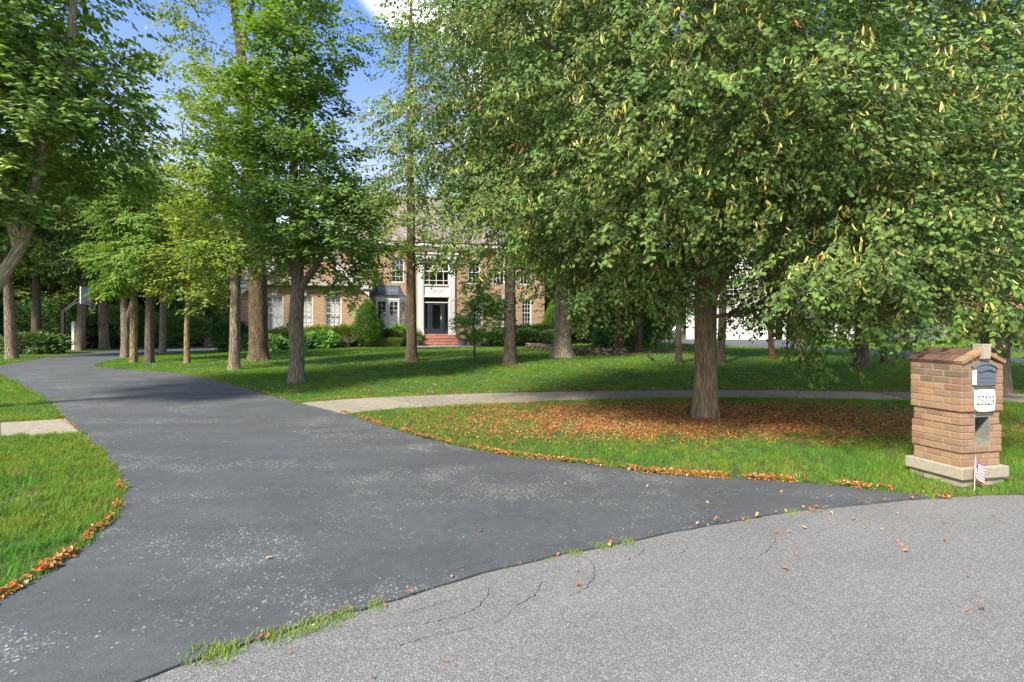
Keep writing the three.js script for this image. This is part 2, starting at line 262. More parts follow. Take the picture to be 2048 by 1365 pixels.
M.glass = new THREE.MeshPhysicalMaterial({ color: 0xffffff, transmission: 1, thickness: 0, roughness: 0.02, ior: 1.5 });
M.blind = MAT({ color: lin(0.62, 0.64, 0.60), roughness: 0.9 });
M.dark = MAT({ color: lin(0.03, 0.03, 0.032), roughness: 0.9 });
M.navy = MAT({ color: lin(0.022, 0.028, 0.042), roughness: 0.4 });
M.copper = MAT({ color: lin(0.10, 0.115, 0.14), roughness: 0.42, metalness: 0.35 });
M.room = MAT({ color: lin(0.22, 0.20, 0.18), roughness: 1 });
const shingleMap = dataTex(512, 512, (i, j, o) => { const row = Math.floor(j / 32), c = Math.floor((i + (row * 37) % 64) / 42.67), k = 0.82 + 0.32 * Math.abs(Math.sin(row * 91.7 + c * 37.3) * 43758.5 % 1), v = 128 * k + 30 * (rnd0() - 0.5); o[0] = v * 1.04; o[1] = v * 0.95; o[2] = v * 0.89; }, true, [1 / 3, 1 / 2.2]);
M.shingle = MAT({ map: shingleMap, roughness: 0.95 });
M.terrace = MAT({ color: lin(0.62, 0.58, 0.51), map: grain, roughness: 0.9 });

// lapped shingle courses between an eave line a-b and a ridge line d-c
function roofPlane(a, b, c, d, exposure = 0.14) {
  a = V(...a); b = V(...b); c = V(...c); d = V(...d);
  const nrm = V(0, 0, 0).crossVectors(b.clone().sub(a), d.clone().sub(a)).normalize(); if (nrm.y < 0) nrm.negate();
  const L = Math.max(d.distanceTo(a), c.distanceTo(b)), n = Math.max(2, Math.round(L / exposure)), pos = [], uv = [];
  const P = (s, t, lift) => a.clone().lerp(b, s).lerp(d.clone().lerp(c, s), t).addScaledVector(nrm, lift);
  const quad = (p, q, r, s, v0, v1, len) => { for (const [w, u, v] of [[p, 0, v0], [q, len, v0], [r, len, v1], [p, 0, v0], [r, len, v1], [s, 0, v1]]) { pos.push(w.x, w.y, w.z); uv.push(u, v); } };
  const len = a.distanceTo(b);
  for (let i = 0; i < n; i++) { const t0 = i / n, t1 = (i + 1) / n; quad(P(0, t0, 0.024), P(1, t0, 0.024), P(1, t1, 0.012), P(0, t1, 0.012), t0 * L, t1 * L, len); quad(P(0, t0, 0.0), P(1, t0, 0.0), P(1, t0, 0.024), P(0, t0, 0.024), t0 * L, t0 * L + 0.01, len); }
  quad(P(0, 0, -0.06), P(0, 1, -0.06), P(1, 1, -0.06), P(1, 0, -0.06), 0, L, len);
  const g = new THREE.BufferGeometry(); g.setAttribute('position', new THREE.Float32BufferAttribute(pos, 3)); g.setAttribute('uv', new THREE.Float32BufferAttribute(uv, 2)); g.computeVertexNormals(); return g;
}
// a wall of thickness t in the x-y plane, its face at z = 0, with openings
function wallGeo(outline, openings, t = 0.28) {
  const s = new THREE.Shape(outline.map(([x, y]) => new THREE.Vector2(x, y)));
  for (const o of openings) { const h = new THREE.Path(); if (o.length === 4 && typeof o[0] === 'number') { h.moveTo(o[0], o[1]); h.lineTo(o[2], o[1]); h.lineTo(o[2], o[3]); h.lineTo(o[0], o[3]); h.closePath(); } s.holes.push(h); }
  const g = new THREE.ExtrudeGeometry(s, { depth: t, bevelEnabled: false }); g.translate(0, 0, -t); return g;
}
const paneCache = {};
const paneGeo = (w, h) => paneCache[w.toFixed(3) + '_' + h.toFixed(3)] ??= new THREE.BoxGeometry(w, h, 0.004);
// a double-hung window with its own panes; x0,y0 is the lower left of the opening
function sashWindow(parent, x0, y0, w, h, cols, rows, z, { blind, label } = {}) {
  const f = 0.075, F = [box(0, 0, -0.16, f, h, 0.02), box(w - f, 0, -0.16, w, h, 0.02), box(f, h - f, -0.16, w - f, h, 0.018), box(f, 0, -0.16, w - f, f, 0.018)];
  const win = mesh('window', F, M.white, parent, [x0, y0, z]); if (label) win.userData.label = label;
  mesh('sill', box(-0.05, -0.075, -0.1, w + 0.05, -0.002, 0.06), M.white, win);
  const iw = w - 2 * f, ih = h - 2 * f, rail = 0.05, half = (ih - rail) / 2;
  mesh('meeting_rail', box(f, f + half, -0.11, w - f, f + half + rail, -0.02), M.white, win);
  const bars = [], pw = iw / cols, nr = rows / 2, ph = half / nr;
  for (const base of [f, f + half + rail]) {
    const zz = base === f ? -0.095 : -0.065;
    for (let c = 1; c < cols; c++) bars.push(box(f + c * pw - 0.012, base, zz, f + c * pw + 0.012, base + half, zz + 0.03));
    for (let q = 1; q < nr; q++) bars.push(box(f, base + q * ph - 0.012, zz + 0.003, w - f, base + q * ph + 0.012, zz + 0.027));
    for (let c = 0; c < cols; c++) for (let q = 0; q < nr; q++) mesh('pane', paneGeo(pw - 0.024, ph - 0.024), M.glass, win, [f + (c + 0.5) * pw, base + (q + 0.5) * ph, zz + 0.013]);
  }
  mesh('muntin', bars, M.white, win);
  if (blind) mesh('blind', blank(Math.floor(ih / 0.06), (i) => box(f + 0.01, f + i * 0.06 + 0.004, -0.25, w - f - 0.01, f + i * 0.06 + 0.056, -0.246)), M.blind, win);
  return win;
}
const house = thing('brick_house', 'tan brick two storey house with white entrance surround behind the lawn trees', 'house', [HX, HY, -HD], HA);
{
  const B = -0.35, WE = 3.85, ME = 6.9, H = house;
  // wing
  const wOpen = [1.9, 3.57, 5.23].map((c) => [c - 0.49, 1.02, c + 0.49, 3.1]);
  mesh('wall', wallGeo([[0, B], [7.27, B], [7.27, WE], [6.9, WE], [3.75, 6.35], [0.6, WE], [0, WE]], wOpen), M.brick, H);
  mesh('wall', wallGeo([[0, B], [6.4, B], [6.4, WE], [3.2, 7.2], [0, WE]], []), M.brick, H, [0, 0, -6.4], [0, -Math.PI / 2, 0]);
  mesh('wall', wallGeo([[0, B], [6.4, B], [6.4, WE], [0, WE]], []), M.brick, H, [7.27, 0, -0.29], [0, Math.PI / 2, 0]);
  mesh('wall', box(0.29, B, -6.4, 7.0, WE, -6.12), M.brick, H);
  for (const [x0, y0, x1, y1] of wOpen) {
    sashWindow(H, x0, y0, x1 - x0, y1 - y0, 3, 6, -0.07, { blind: true });
    const c = (x0 + x1) / 2, ks = new THREE.Shape([[-0.13, 0], [0.13, 0], [0.19, 0.34], [-0.19, 0.34]].map((p) => new THREE.Vector2(...p)));
    mesh('keystone', new THREE.ExtrudeGeometry(ks, { depth: 0.09, bevelEnabled: false }), M.stone, H, [c, y1 + 0.02, -0.03]);
    const arch = [-0.58, -0.46, -0.34, -0.22, 0.22, 0.34, 0.46, 0.58];
    for (const a of arch) mesh('lintel_brick', new RoundedBoxGeometry(0.085, 0.24, 0.08, 1, 0.008), M.brickRed, H, [c + a, y1 + 0.15, -0.02]);
  }
  // raised corner blocks of brick
  const quoin = (x, w, z, y0, y1, k = 0) => { for (let y = y0, i = k; y < y1 - 0.3; y += 0.46, i++) mesh('quoin', box(x, y, z - 0.1, x + w, y + 0.40, z + 0.03), M.brick, H); };
  quoin(-0.02, 0.55, 0, 0.1, WE); quoin(6.74, 0.55, 0, 0.1, WE); quoin(18.5, 0.56, -1.6, 0.1, ME); quoin(7.6, 0.5, -1.6, 4.0, ME);
  mesh('water_table', box(-0.02, 0.62, -0.05, 7.29, 0.70, 0.035), M.brick, H);
  const roof = mesh('roof', [roofPlane([-0.4, WE - 0.15, 0.38], [7.5, WE - 0.15, 0.38], [7.5, 7.3, -3.2], [-0.4, 7.3, -3.2]), roofPlane([7.5, WE - 0.15, -6.8], [-0.4, WE - 0.15, -6.8], [-0.4, 7.3, -3.2], [7.5, 7.3, -3.2])], M.shingle, H);
  mesh('gable_roof', [roofPlane([0.15, WE - 0.35, 0.32], [0.15, WE - 0.35, -3.2], [3.75, 6.55, -3.2], [3.75, 6.55, 0.32]), roofPlane([7.35, WE - 0.35, -3.2], [7.35, WE - 0.35, 0.32], [3.75, 6.55, 0.32], [3.75, 6.55, -3.2])], M.shingle, H);
  const rake = (x0, y0, x1, y1, z, w = 0.24) => { const s = new THREE.Shape([[x0, y0], [x1, y1], [x1, y1 - w * 1.28], [x0, y0 - w * 1.28]].map((p) => new THREE.Vector2(...p))); const g = new THREE.ExtrudeGeometry(s, { depth: 0.30, bevelEnabled: false }); g.translate(0, 0, z); return g; };
  mesh('rake_board', rake(0.13, WE - 0.42, 3.747, 6.48, 0.005), M.white, H); mesh('rake_board', rake(7.37, WE - 0.42, 3.753, 6.48, 0.005), M.white, H);
  mesh('gutter', [box(-0.4, WE - 0.28, 0.3, 0.5, WE - 0.16, 0.44), box(-0.4, WE - 0.36, 0.03, 0.5, WE - 0.28, 0.38)], M.trimGrey, H);
  mesh('gutter', [box(6.95, WE - 0.28, 0.3, 7.55, WE - 0.16, 0.44), box(6.95, WE - 0.36, 0.03, 7.55, WE - 0.28, 0.38)], M.trimGrey, H);
  mesh('downspout', box(-0.16, 0.0, 0.02, -0.06, WE - 0.36, 0.12), M.white, H); mesh('downspout', box(7.30, 0.0, 0.0, 7.40, WE - 0.36, 0.10), M.white, H);
  // main block
  const mo = [[7.1, 4.15, 7.95, 5.75], [8.65, 4.15, 9.5, 5.75], [13.7, 4.15, 14.55, 5.75], [15.4, 4.15, 16.25, 5.75], [17.3, 4.15, 18.15, 5.75], [13.9, 1.28, 14.7, 3.15], [15.8, 1.28, 16.6, 3.15], [17.42, 1.28, 18.14, 3.15]];
  const entry = [10.75, 0.76, 12.45, 5.55], bay = [7.62, 0.9, 9.3, 3.05];
  mesh('wall', wallGeo([[5.5, B], [19.04, B], [19.04, ME], [5.5, ME]], [...mo, entry, bay]), M.brick, H, [0, 0, -1.6]);
  for (const x of [5.5, 18.76]) mesh('wall', wallGeo([[0, B], [10, B], [10, ME], [5, 10.9], [0, ME]], []), M.brick, H, [x + (x > 10 ? 0.279 : 0.281), 0, -1.6 - (x > 10 ? 0.285 : 10)], [0, x > 10 ? Math.PI / 2 : -Math.PI / 2, 0]);
  mesh('wall', box(5.8, B, -11.6, 18.7, ME, -11.3), M.brick, H);
  mesh('interior_floor', [box(0.3, 0.62, -6.1, 6.95, 0.74, -0.3), box(5.8, 0.62, -11.2, 18.7, 0.742, -1.9), box(5.8, 3.45, -11.2, 18.7, 3.6, -3.2)], M.room, H);
  mesh('interior_wall', box(5.82, 0.75, -5.2, 18.7, 6.7, -5.0), M.room, H);
  for (const [x0, y0, x1, y1] of mo) {
    sashWindow(H, x0, y0, x1 - x0, y1 - y0, 3, y0 > 3 ? 4 : 6, -1.66, { blind: y0 < 3 && x0 < 17 });
    const c = (x0 + x1) / 2, ks = new THREE.Shape([[-0.11, 0], [0.11, 0], [0.16, 0.28], [-0.16, 0.28]].map((p) => new THREE.Vector2(...p)));
    mesh('keystone', new THREE.ExtrudeGeometry(ks, { depth: 0.09, bevelEnabled: false }), M.stone, H, [c, y1 + 0.02, -1.63]);
    for (const a of [-0.5, -0.38, -0.26, 0.26, 0.38, 0.5]) mesh('lintel_brick', new RoundedBoxGeometry(0.085, 0.24, 0.08, 1, 0.008), M.brickRed, H, [c + a, y1 + 0.15, -1.615]);
  }
  mesh('roof', [roofPlane([5.1, ME - 0.1, -1.15], [19.45, ME - 0.1, -1.15], [19.45, 11.1, -6.6], [5.1, 11.1, -6.6]), roofPlane([19.45, ME - 0.1, -12.05], [5.1, ME - 0.1, -12.05], [5.1, 11.1, -6.6], [19.45, 11.1, -6.6])], M.shingle, H);
  mesh('ridge_cap', tube([V(5.1, 11.1, -6.6), V(19.45, 11.1, -6.6)], [0.09, 0.09], 6), M.shingle, H);
  mesh('cornice', [box(5.2, ME - 0.34, -1.55, 19.35, ME - 0.16, -1.2), box(5.4, ME - 0.55, -1.585, 19.15, ME - 0.345, -1.42)], M.white, H);
  // entrance surround, door, sidelights, transom, arched window over it
  const eo = [11.6, 0, -1.6], E = (name, geo, mat) => mesh(name, geo, mat, H, eo);
  for (const s of [-1, 1]) E('pilaster', [box(s * 1.04 - 0.19, 0.5, -0.02, s * 1.04 + 0.19, 5.75, 0.12), box(s * 1.04 - 0.23, 0.5, -0.02, s * 1.04 + 0.23, 0.95, 0.17), box(s * 1.04 - 0.23, 5.45, -0.02, s * 1.04 + 0.23, 5.75, 0.19), box(s * 1.04 - 0.12, 1.1, 0.1, s * 1.04 - 0.05, 5.3, 0.135), box(s * 1.04 + 0.05, 1.1, 0.1, s * 1.04 + 0.12, 5.3, 0.135)], M.white);
  E('entablature', [box(-1.35, 5.75, -0.02, 1.35, 6.05, 0.22), box(-1.45, 6.05, -0.02, 1.45, 6.15, 0.30)], M.white);
  E('frieze_panel', [box(-0.85, 3.3, -0.2, 0.85, 4.05, 0.03), box(-0.86, 3.22, -0.2, 0.86, 3.32, 0.10), box(-0.86, 3.98, -0.2, 0.86, 4.07, 0.10)], M.white);
  {
    const c = document.createElement('canvas'); c.width = 256; c.height = 96; const q = c.getContext('2d'); q.fillStyle = '#e6e3da'; q.fillRect(0, 0, 256, 96); q.fillStyle = '#3a3834'; q.font = 'bold 84px sans-serif'; q.textAlign = 'center'; q.textBaseline = 'middle'; q.fillText('25123', 128, 50);
    const t = new THREE.CanvasTexture(c); t.colorSpace = THREE.SRGBColorSpace; t.magFilter = THREE.LinearFilter;
    mesh('house_number', new THREE.PlaneGeometry(0.75, 0.28), MAT({ map: t, roughness: 0.6 }), H, [11.7, 3.62, -1.5655]);
  }
  mesh('transom_window', paneGeo(1.56, 0.3), M.glass, H, [11.6, 3.05, -1.7]);
  E('door_frame', [box(-0.85, 2.84, -0.2, 0.85, 2.91, 0.0), box(-0.85, 0.76, -0.2, -0.8, 3.22, 0.0), box(0.8, 0.76, -0.2, 0.85, 3.22, 0.0)], M.white);
  E('mullion', [box(-0.52, 0.78, -0.18, -0.40, 2.84, -0.03), box(0.40, 0.78, -0.18, 0.52, 2.84, -0.03)], M.navy);
  for (const s of [-1, 1]) { const sl = E('sidelight', [box(s * 0.66 - 0.14, 0.78, -0.16, s * 0.66 + 0.14, 1.0, -0.06), box(s * 0.66 - 0.14, 2.74, -0.16, s * 0.66 + 0.14, 2.84, -0.06), box(s * 0.66 - 0.14, 1.0, -0.16, s * 0.66 - 0.08, 2.74, -0.06), box(s * 0.66 + 0.08, 1.0, -0.16, s * 0.66 + 0.14, 2.74, -0.06)], M.navy); mesh('pane', paneGeo(0.16, 1.74), M.glass, sl, [s * 0.66, 1.87, -0.1]); }
  const door = E('door', [box(-0.40, 0.78, -0.15, -0.26, 2.84, -0.06), box(0.26, 0.78, -0.15, 0.40, 2.84, -0.06), box(-0.26, 0.78, -0.15, 0.26, 1.06, -0.06), box(-0.26, 2.7, -0.15, 0.26, 2.84, -0.06)], M.navy);
  mesh('pane', paneGeo(0.52, 1.64), M.glass, door, [0, 1.88, -0.11]); mesh('door_handle', [box(0.30, 1.7, -0.06, 0.35, 1.95, -0.03), rod([0.33, 1.8, -0.03], [0.33, 1.8, 0.04], 0.02)], M.trimGrey, door);
  {
    const w = E('arched_window', [box(-0.85, 4.1, -0.16, -0.78, 5.55, 0.01), box(0.78, 4.1, -0.16, 0.85, 5.55, 0.01), box(-0.78, 4.92, -0.16, 0.78, 4.99, 0.008), box(-0.78, 5.5, -0.16, 0.78, 5.57, 0.01), box(-0.78, 4.32, -0.12, 0.78, 4.36, 0.0)], M.white);
    const bars = [-0.47, 0, 0.47].map((x) => box(x - 0.018, 4.1, -0.11, x + 0.018, 4.92, -0.01));
    for (let i = 1; i < 6; i++) { const a = i / 6 * Math.PI; bars.push(tube([V(0.14 * Math.cos(a), 4.99 + 0.12 * Math.sin(a), -0.05), V(0.74 * Math.cos(a), 4.99 + 0.52 * Math.sin(a), -0.05)], [0.018, 0.018], 4)); }
    for (const R of [0.14, 0.42]) bars.push(tube(blank(13, (i) => V(R * Math.cos(i / 12 * Math.PI), 4.99 + R * 0.85 * Math.sin(i / 12 * Math.PI), -0.045)), blank(13, () => 0.018), 4));
    mesh('muntin', bars, M.white, w);
    mesh('pane', paneGeo(0.48, 0.8), M.glass, w, [-0.235, 4.5, -0.08]); mesh('pane', paneGeo(0.46, 0.8), M.glass, w, [0.235, 4.5, -0.08]); mesh('pane', paneGeo(0.29, 0.8), M.glass, w, [-0.63, 4.5, -0.08]); mesh('pane', paneGeo(0.29, 0.8), M.glass, w, [0.63, 4.5, -0.08]); mesh('pane', paneGeo(1.54, 0.5), M.glass, w, [0, 5.25, -0.08]);
  }
  // steps
  const st = new THREE.Group(); st.name = 'steps'; st.position.set(11.6, 0, -1.6); H.add(st);
  for (let i = 0; i < 4; i++) { const y = 0.72 - i * 0.19; mesh('step', [box(-1.25 - i * 0.12, -0.3, i ? 0.42 + 0.34 * i - 0.33 : 0.0, 1.25 + i * 0.12, y - 0.05, 0.42 + 0.34 * i), box(-1.28 - i * 0.12, y - 0.05, i ? 0.42 + 0.34 * i - 0.34 : 0.0, 1.28 + i * 0.12, y, 0.45 + 0.34 * i)], M.brickRed, st); }
  // three-sided bay with a swept metal roof
  
  const P = [[-1.15, 0], [-0.72, 0.5], [0.72, 0.5], [1.15, 0]];
  const prism = (pts, y0, y1) => { const g = new THREE.ExtrudeGeometry(new THREE.Shape(pts.map((p) => new THREE.Vector2(p[0], -p[1]))), { depth: y1 - y0, bevelEnabled: false }); g.rotateX(-Math.PI / 2); g.translate(0, y0, 0); return g; };
  const by = mesh('bay_window', prism(P, B, 1.05), M.brick, H, [8.46, 0, -1.6]); mesh('head', prism(P.map(([x, z]) => [x * 1.02, z * 1.04]), 2.95, 3.28), M.white, by);
  for (const [a, b] of [[0, 1], [1, 2], [2, 3]]) {
    const ax = P[a][0], az = P[a][1], bx = P[b][0], bz = P[b][1], L = Math.hypot(bx - ax, bz - az), ang = -Math.atan2(bz - az, bx - ax), put = (o, x = 0, y = 0, z = 0) => { o.rotation.y = ang; o.position.set(ax + x * Math.cos(ang) + z * Math.sin(ang), y, az - x * Math.sin(ang) + z * Math.cos(ang)); };
    const n = L > 1 ? 2 : 1, F = [box(0.002, 1.05, -0.1, 0.1, 2.95, 0.0), box(L - 0.1, 1.05, -0.1, L - 0.002, 2.95, 0.0), box(0.1, 1.05, -0.1, L - 0.1, 1.15, -0.005), box(0.1, 2.87, -0.1, L - 0.1, 2.95, -0.005)];
    if (n === 2) F.push(box(L / 2 - 0.14, 1.15, -0.1, L / 2 + 0.14, 2.87, -0.005));
    const iw = n === 2 ? (L - 0.2 - 0.28) / 2 : L - 0.2, x0s = n === 2 ? [0.1, L / 2 + 0.14] : [0.1];
    for (const x0 of x0s) { F.push(box(x0 + iw / 2 - 0.012, 1.15, -0.07, x0 + iw / 2 + 0.012, 2.87, -0.03)); for (let q = 1; q < 6; q++) F.push(box(x0, 1.15 + q * 0.2867 - 0.012, -0.067, x0 + iw, 1.15 + q * 0.2867 + 0.012, -0.033)); put(mesh('pane', paneGeo(iw, 1.72), M.glass, by), x0 + iw / 2, 2.01, -0.05); }
    put(mesh('bay_frame', F, M.white, by));
  }
  {
    const pos = [], rows = 8, prof = (t) => [lerp(1.28, 0.78, t ** 0.6), lerp(0.66, 0.02, Math.sin(t * Math.PI / 2) ** 0.75), 3.28 + 0.68 * t ** 1.5];
    const ring = (t) => { const [hw, dz, y] = prof(t), k = hw - 0.43 * (1 - t) - 0.1; return [V(-hw, y, 0.0), V(-k, y, dz), V(k, y, dz), V(hw, y, 0.0)]; };
    for (let i = 0; i < rows; i++) { const a = ring(i / rows), b = ring((i + 1) / rows); for (let k = 0; k < 3; k++) for (const p of [a[k], a[k + 1], b[k + 1], a[k], b[k + 1], b[k]]) pos.push(p.x, p.y, p.z); }
    const g = new THREE.BufferGeometry(); g.setAttribute('position', new THREE.Float32BufferAttribute(pos, 3)); g.setAttribute('uv', new THREE.Float32BufferAttribute(new Float32Array(pos.length / 3 * 2), 2)); g.computeVertexNormals(); mesh('bay_roof', g, M.copper, by);
    mesh('seam', blank(7, (i) => { const s = (i - 3) / 3; return tube(blank(9, (k) => { const r = ring(k / 8); return V(lerp(r[1].x, r[2].x, (s + 1) / 2), r[1].y + 0.012, r[1].z + 0.01); }), blank(9, () => 0.014), 4); }), M.copper, by);
  }
}
// paved landing in front of the steps
{ const [x0, d0] = fromHouse(9.6, -2.6), pts = [[10.1, 0.15], [9.9, -1.2], [10.6, -2.4], [13.6, -2.4], [14.4, -1.0], [13.2, 0.15]].map(([u, w]) => fromHouse(u, w)); struct('landing', sheet(pts, [], 0.02, 0.8, 0.05), M.terrace); }

// ---------------------------------------------------------------- houses beyond the lindens
{
  const d = 47, y = hgt(20, d) - 0.05, H = thing('white_house', 'white house with garage doors beyond the grey side driveway', 'house', [15.6, y, -d], -0.36);
  mesh('wall', wallGeo([[0, -0.5], [7.2, -0.5], [7.2, 5.6], [3.6, 8.6], [0, 5.6]], [[0.7, 0.02, 3.3, 2.3], [3.9, 0.02, 6.5, 2.3], [2.9, 3.6, 4.3, 5.2]]), M.white, H);
  mesh('wall', [box(0, -0.5, -9, 0.28, 5.6, -0.29), box(6.9, -0.5, -9, 7.18, 5.6, -0.29), box(0.29, -0.5, -9, 6.9, 5.6, -8.7)], M.white, H);
  for (const x of [0.7, 3.9]) { const g = new THREE.Group(); g.name = 'garage_door'; g.position.set(x, 0, -0.12); H.add(g); for (let r = 0; r < 4; r++) mesh('panel', new RoundedBoxGeometry(2.58, 0.555, 0.06, 1, 0.015), M.white, g, [1.3, 0.3 + r * 0.57, -0.03]); }
  sashWindow(H, 2.9, 3.6, 1.4, 1.6, 4, 4, -0.07);
  mesh('roof', [roofPlane([-0.4, 5.3, 0.4], [-0.4, 5.3, -9.3], [3.6, 8.75, -9.3], [3.6, 8.75, 0.4], 0.2), roofPlane([7.6, 5.3, -9.3], [7.6, 5.3, 0.4], [3.6, 8.75, 0.4], [3.6, 8.75, -9.3], 0.2)], M.shingle, H);
  mesh('wall', wallGeo([[7.2, -0.5], [20, -0.5], [20, 5.6], [7.2, 5.6]], [[9.6, 0.9, 10.9, 2.9], [13, 0.9, 14.4, 2.9], [16.8, 0.9, 18.2, 2.9], [9.6, 3.7, 10.9, 5.2], [13, 3.7, 14.4, 5.2]]), M.white, H, [0, 0, -3]);
  for (const [x, yy, w, h] of [[9.6, 0.9, 1.3, 2], [13, 0.9, 1.4, 2], [16.8, 0.9, 1.4, 2], [9.6, 3.7, 1.3, 1.5], [13, 3.7, 1.4, 1.5]]) sashWindow(H, x, yy, w, h, 3, 4, -3.07, { blind: true });
  mesh('wall', [box(19.7, -0.5, -11, 19.99, 5.6, -3.29), box(7.3, -0.5, -11, 19.7, 5.6, -10.7)], M.white, H);
  mesh('roof', [roofPlane([6.9, 5.4, -2.6], [20.4, 5.4, -2.6], [20.4, 9, -7], [6.9, 9, -7], 0.2), roofPlane([20.4, 5.4, -11.4], [6.9, 5.4, -11.4], [6.9, 9, -7], [20.4, 9, -7], 0.2)], M.shingle, H);
  for (const x of [8.0, 11.9]) mesh('porch_column', new THREE.CylinderGeometry(0.13, 0.15, 3.4, 12), M.white, H, [x, 1.7, -1.2]);
  mesh('porch_roof', box(7.3, 3.4, -2.98, 12.4, 3.7, -0.95), M.white, H);
}
{
  const d = 56, y = hgt(40, d), H = thing('brick_house', 'pinkish brick house far behind the sunlit lawn past the mailbox', 'house', [40, y, -d], -0.15);
  const op = [[2, 0.9, 3.3, 2.7], [5.5, 0.9, 6.8, 2.7], [9, 0.9, 10.3, 2.7], [2, 3.8, 3.3, 5.3], [9, 3.8, 10.3, 5.3]];
  mesh('wall', wallGeo([[0, -0.6], [13, -0.6], [13, 6], [0, 6]], op), M.brickRed, H);
  mesh('wall', [box(0, -0.6, -9, 0.28, 6, -0.29), box(12.7, -0.6, -9, 12.98, 6, -0.29), box(0.29, -0.6, -9, 12.7, 6, -8.7)], M.brickRed, H);
  for (const [a, b, c, e] of op) sashWindow(H, a, b, c - a, e - b, 3, 4, -0.07, { blind: true });
  mesh('roof', [roofPlane([-0.5, 5.8, 0.4], [13.5, 5.8, 0.4], [13.5, 9.4, -4.5], [-0.5, 9.4, -4.5], 0.2), roofPlane([13.5, 5.8, -9.4], [-0.5, 5.8, -9.4], [-0.5, 9.4, -4.5], [13.5, 9.4, -4.5], 0.2)], M.shingle, H);
}
// ---------------------------------------------------------------- foliage
// sprays: leaves on a short twig along +x, blades facing +y
function leafTris(shape, L, W, fold) {
  // outline in (along, across): heart for lindens, oval else
  const f = (a, s) => [a * L, -fold * Math.abs(s) * W - 0.10 * L * a * a, s * W];
  if (shape === 'heart') { const b = f(0, 0), m = f(0.45, 0), t = f(1.05, 0); const r = []; for (const s of [-1, 1]) { const lo = f(-0.07, 0.32 * s), wi = f(0.32, 0.50 * s); const q = [[b, lo, wi], [b, wi, t]]; for (const k of q) r.push(s > 0 ? k : [k[0], k[2], k[1]]); } return r; }
  if (shape === 'oval') { const b = f(0, 0), m = f(0.5, 0), t = f(1, 0), r = []; for (const s of [-1, 1]) { const w1 = f(0.32, 0.46 * s), w2 = f(0.66, 0.36 * s); for (const k of [[b, w1, m], [m, w1, w2], [m, w2, t]]) r.push(s > 0 ? k : [k[0], k[2], k[1]]); } return r; }
  const b = f(0, 0), t = f(1, 0), r = []; for (const s of [-1, 1]) { const w = f(0.45, 0.5 * s); r.push(s > 0 ? [b, w, t] : [b, t, w]); } return r;
}
function spray({ n, len, L, W, shape, seed, droop = 0.5, fold = 0.25, spread = 0.9, vary = 0.25, twig = true, bushy = 0 }) {
  const r = rngOf(seed), pos = [], col = [], m = new THREE.Matrix4(), e = new THREE.Euler(), v = V(0, 0, 0);
  if (twig) { const tw = [0.16, 0.12, 0.07]; const g = tube([V(-0.02, 0, 0), V(len * 0.5, 0.02 * len, 0), V(len, -0.06 * len, 0)], [0.004, 0.003, 0.0015], 3).toNonIndexed(), p = g.attributes.position; for (let i = 0; i < p.count; i++) { pos.push(p.getX(i), p.getY(i), p.getZ(i)); col.push(...tw); } }
  for (let i = 0; i < n; i++) {
    const t = (i + 0.6) / n, side = i % 2 ? 1 : -1, k = lerp(0.6, 1.25, r()), tone = 1 + vary * (r() - 0.5) * 2;
    e.set((r() - 0.5) * 1.1, -side * lerp(0.5, 1.5, r()) * spread + (t > 0.92 ? side : 0), -droop * lerp(0.3, 1.5, r()), 'YZX');
    m.makeRotationFromEuler(e); const ox = t * len, oy = (r() - 0.5) * bushy - 0.06 * len * t * t, oz = (r() - 0.5) * bushy + side * 0.02;
    for (const tri of leafTris(shape, L * k, W * k, fold)) for (const q of tri) { v.set(q[0] + 0.03 * L, q[1], q[2]).applyMatrix4(m); pos.push(v.x + ox, v.y + oy, v.z + oz); col.push(tone * (0.95 + 0.1 * r()), tone, tone * 0.9); }
  }
  const g = new THREE.BufferGeometry(); g.setAttribute('position', new THREE.Float32BufferAttribute(pos, 3)); g.setAttribute('color', new THREE.Float32BufferAttribute(col, 3)); g.computeVertexNormals(); return g;
}
const leafMat = (rough, trans) => new THREE.MeshPhysicalMaterial({ color: 0xffffff, vertexColors: true, roughness: rough, transmission: trans, thickness: 0, side: THREE.DoubleSide, specularIntensity: 0.6 });
M.leaf = leafMat(1, 0.42); M.leafMatte = leafMat(1, 0.35); M.needle = leafMat(1, 0.15);
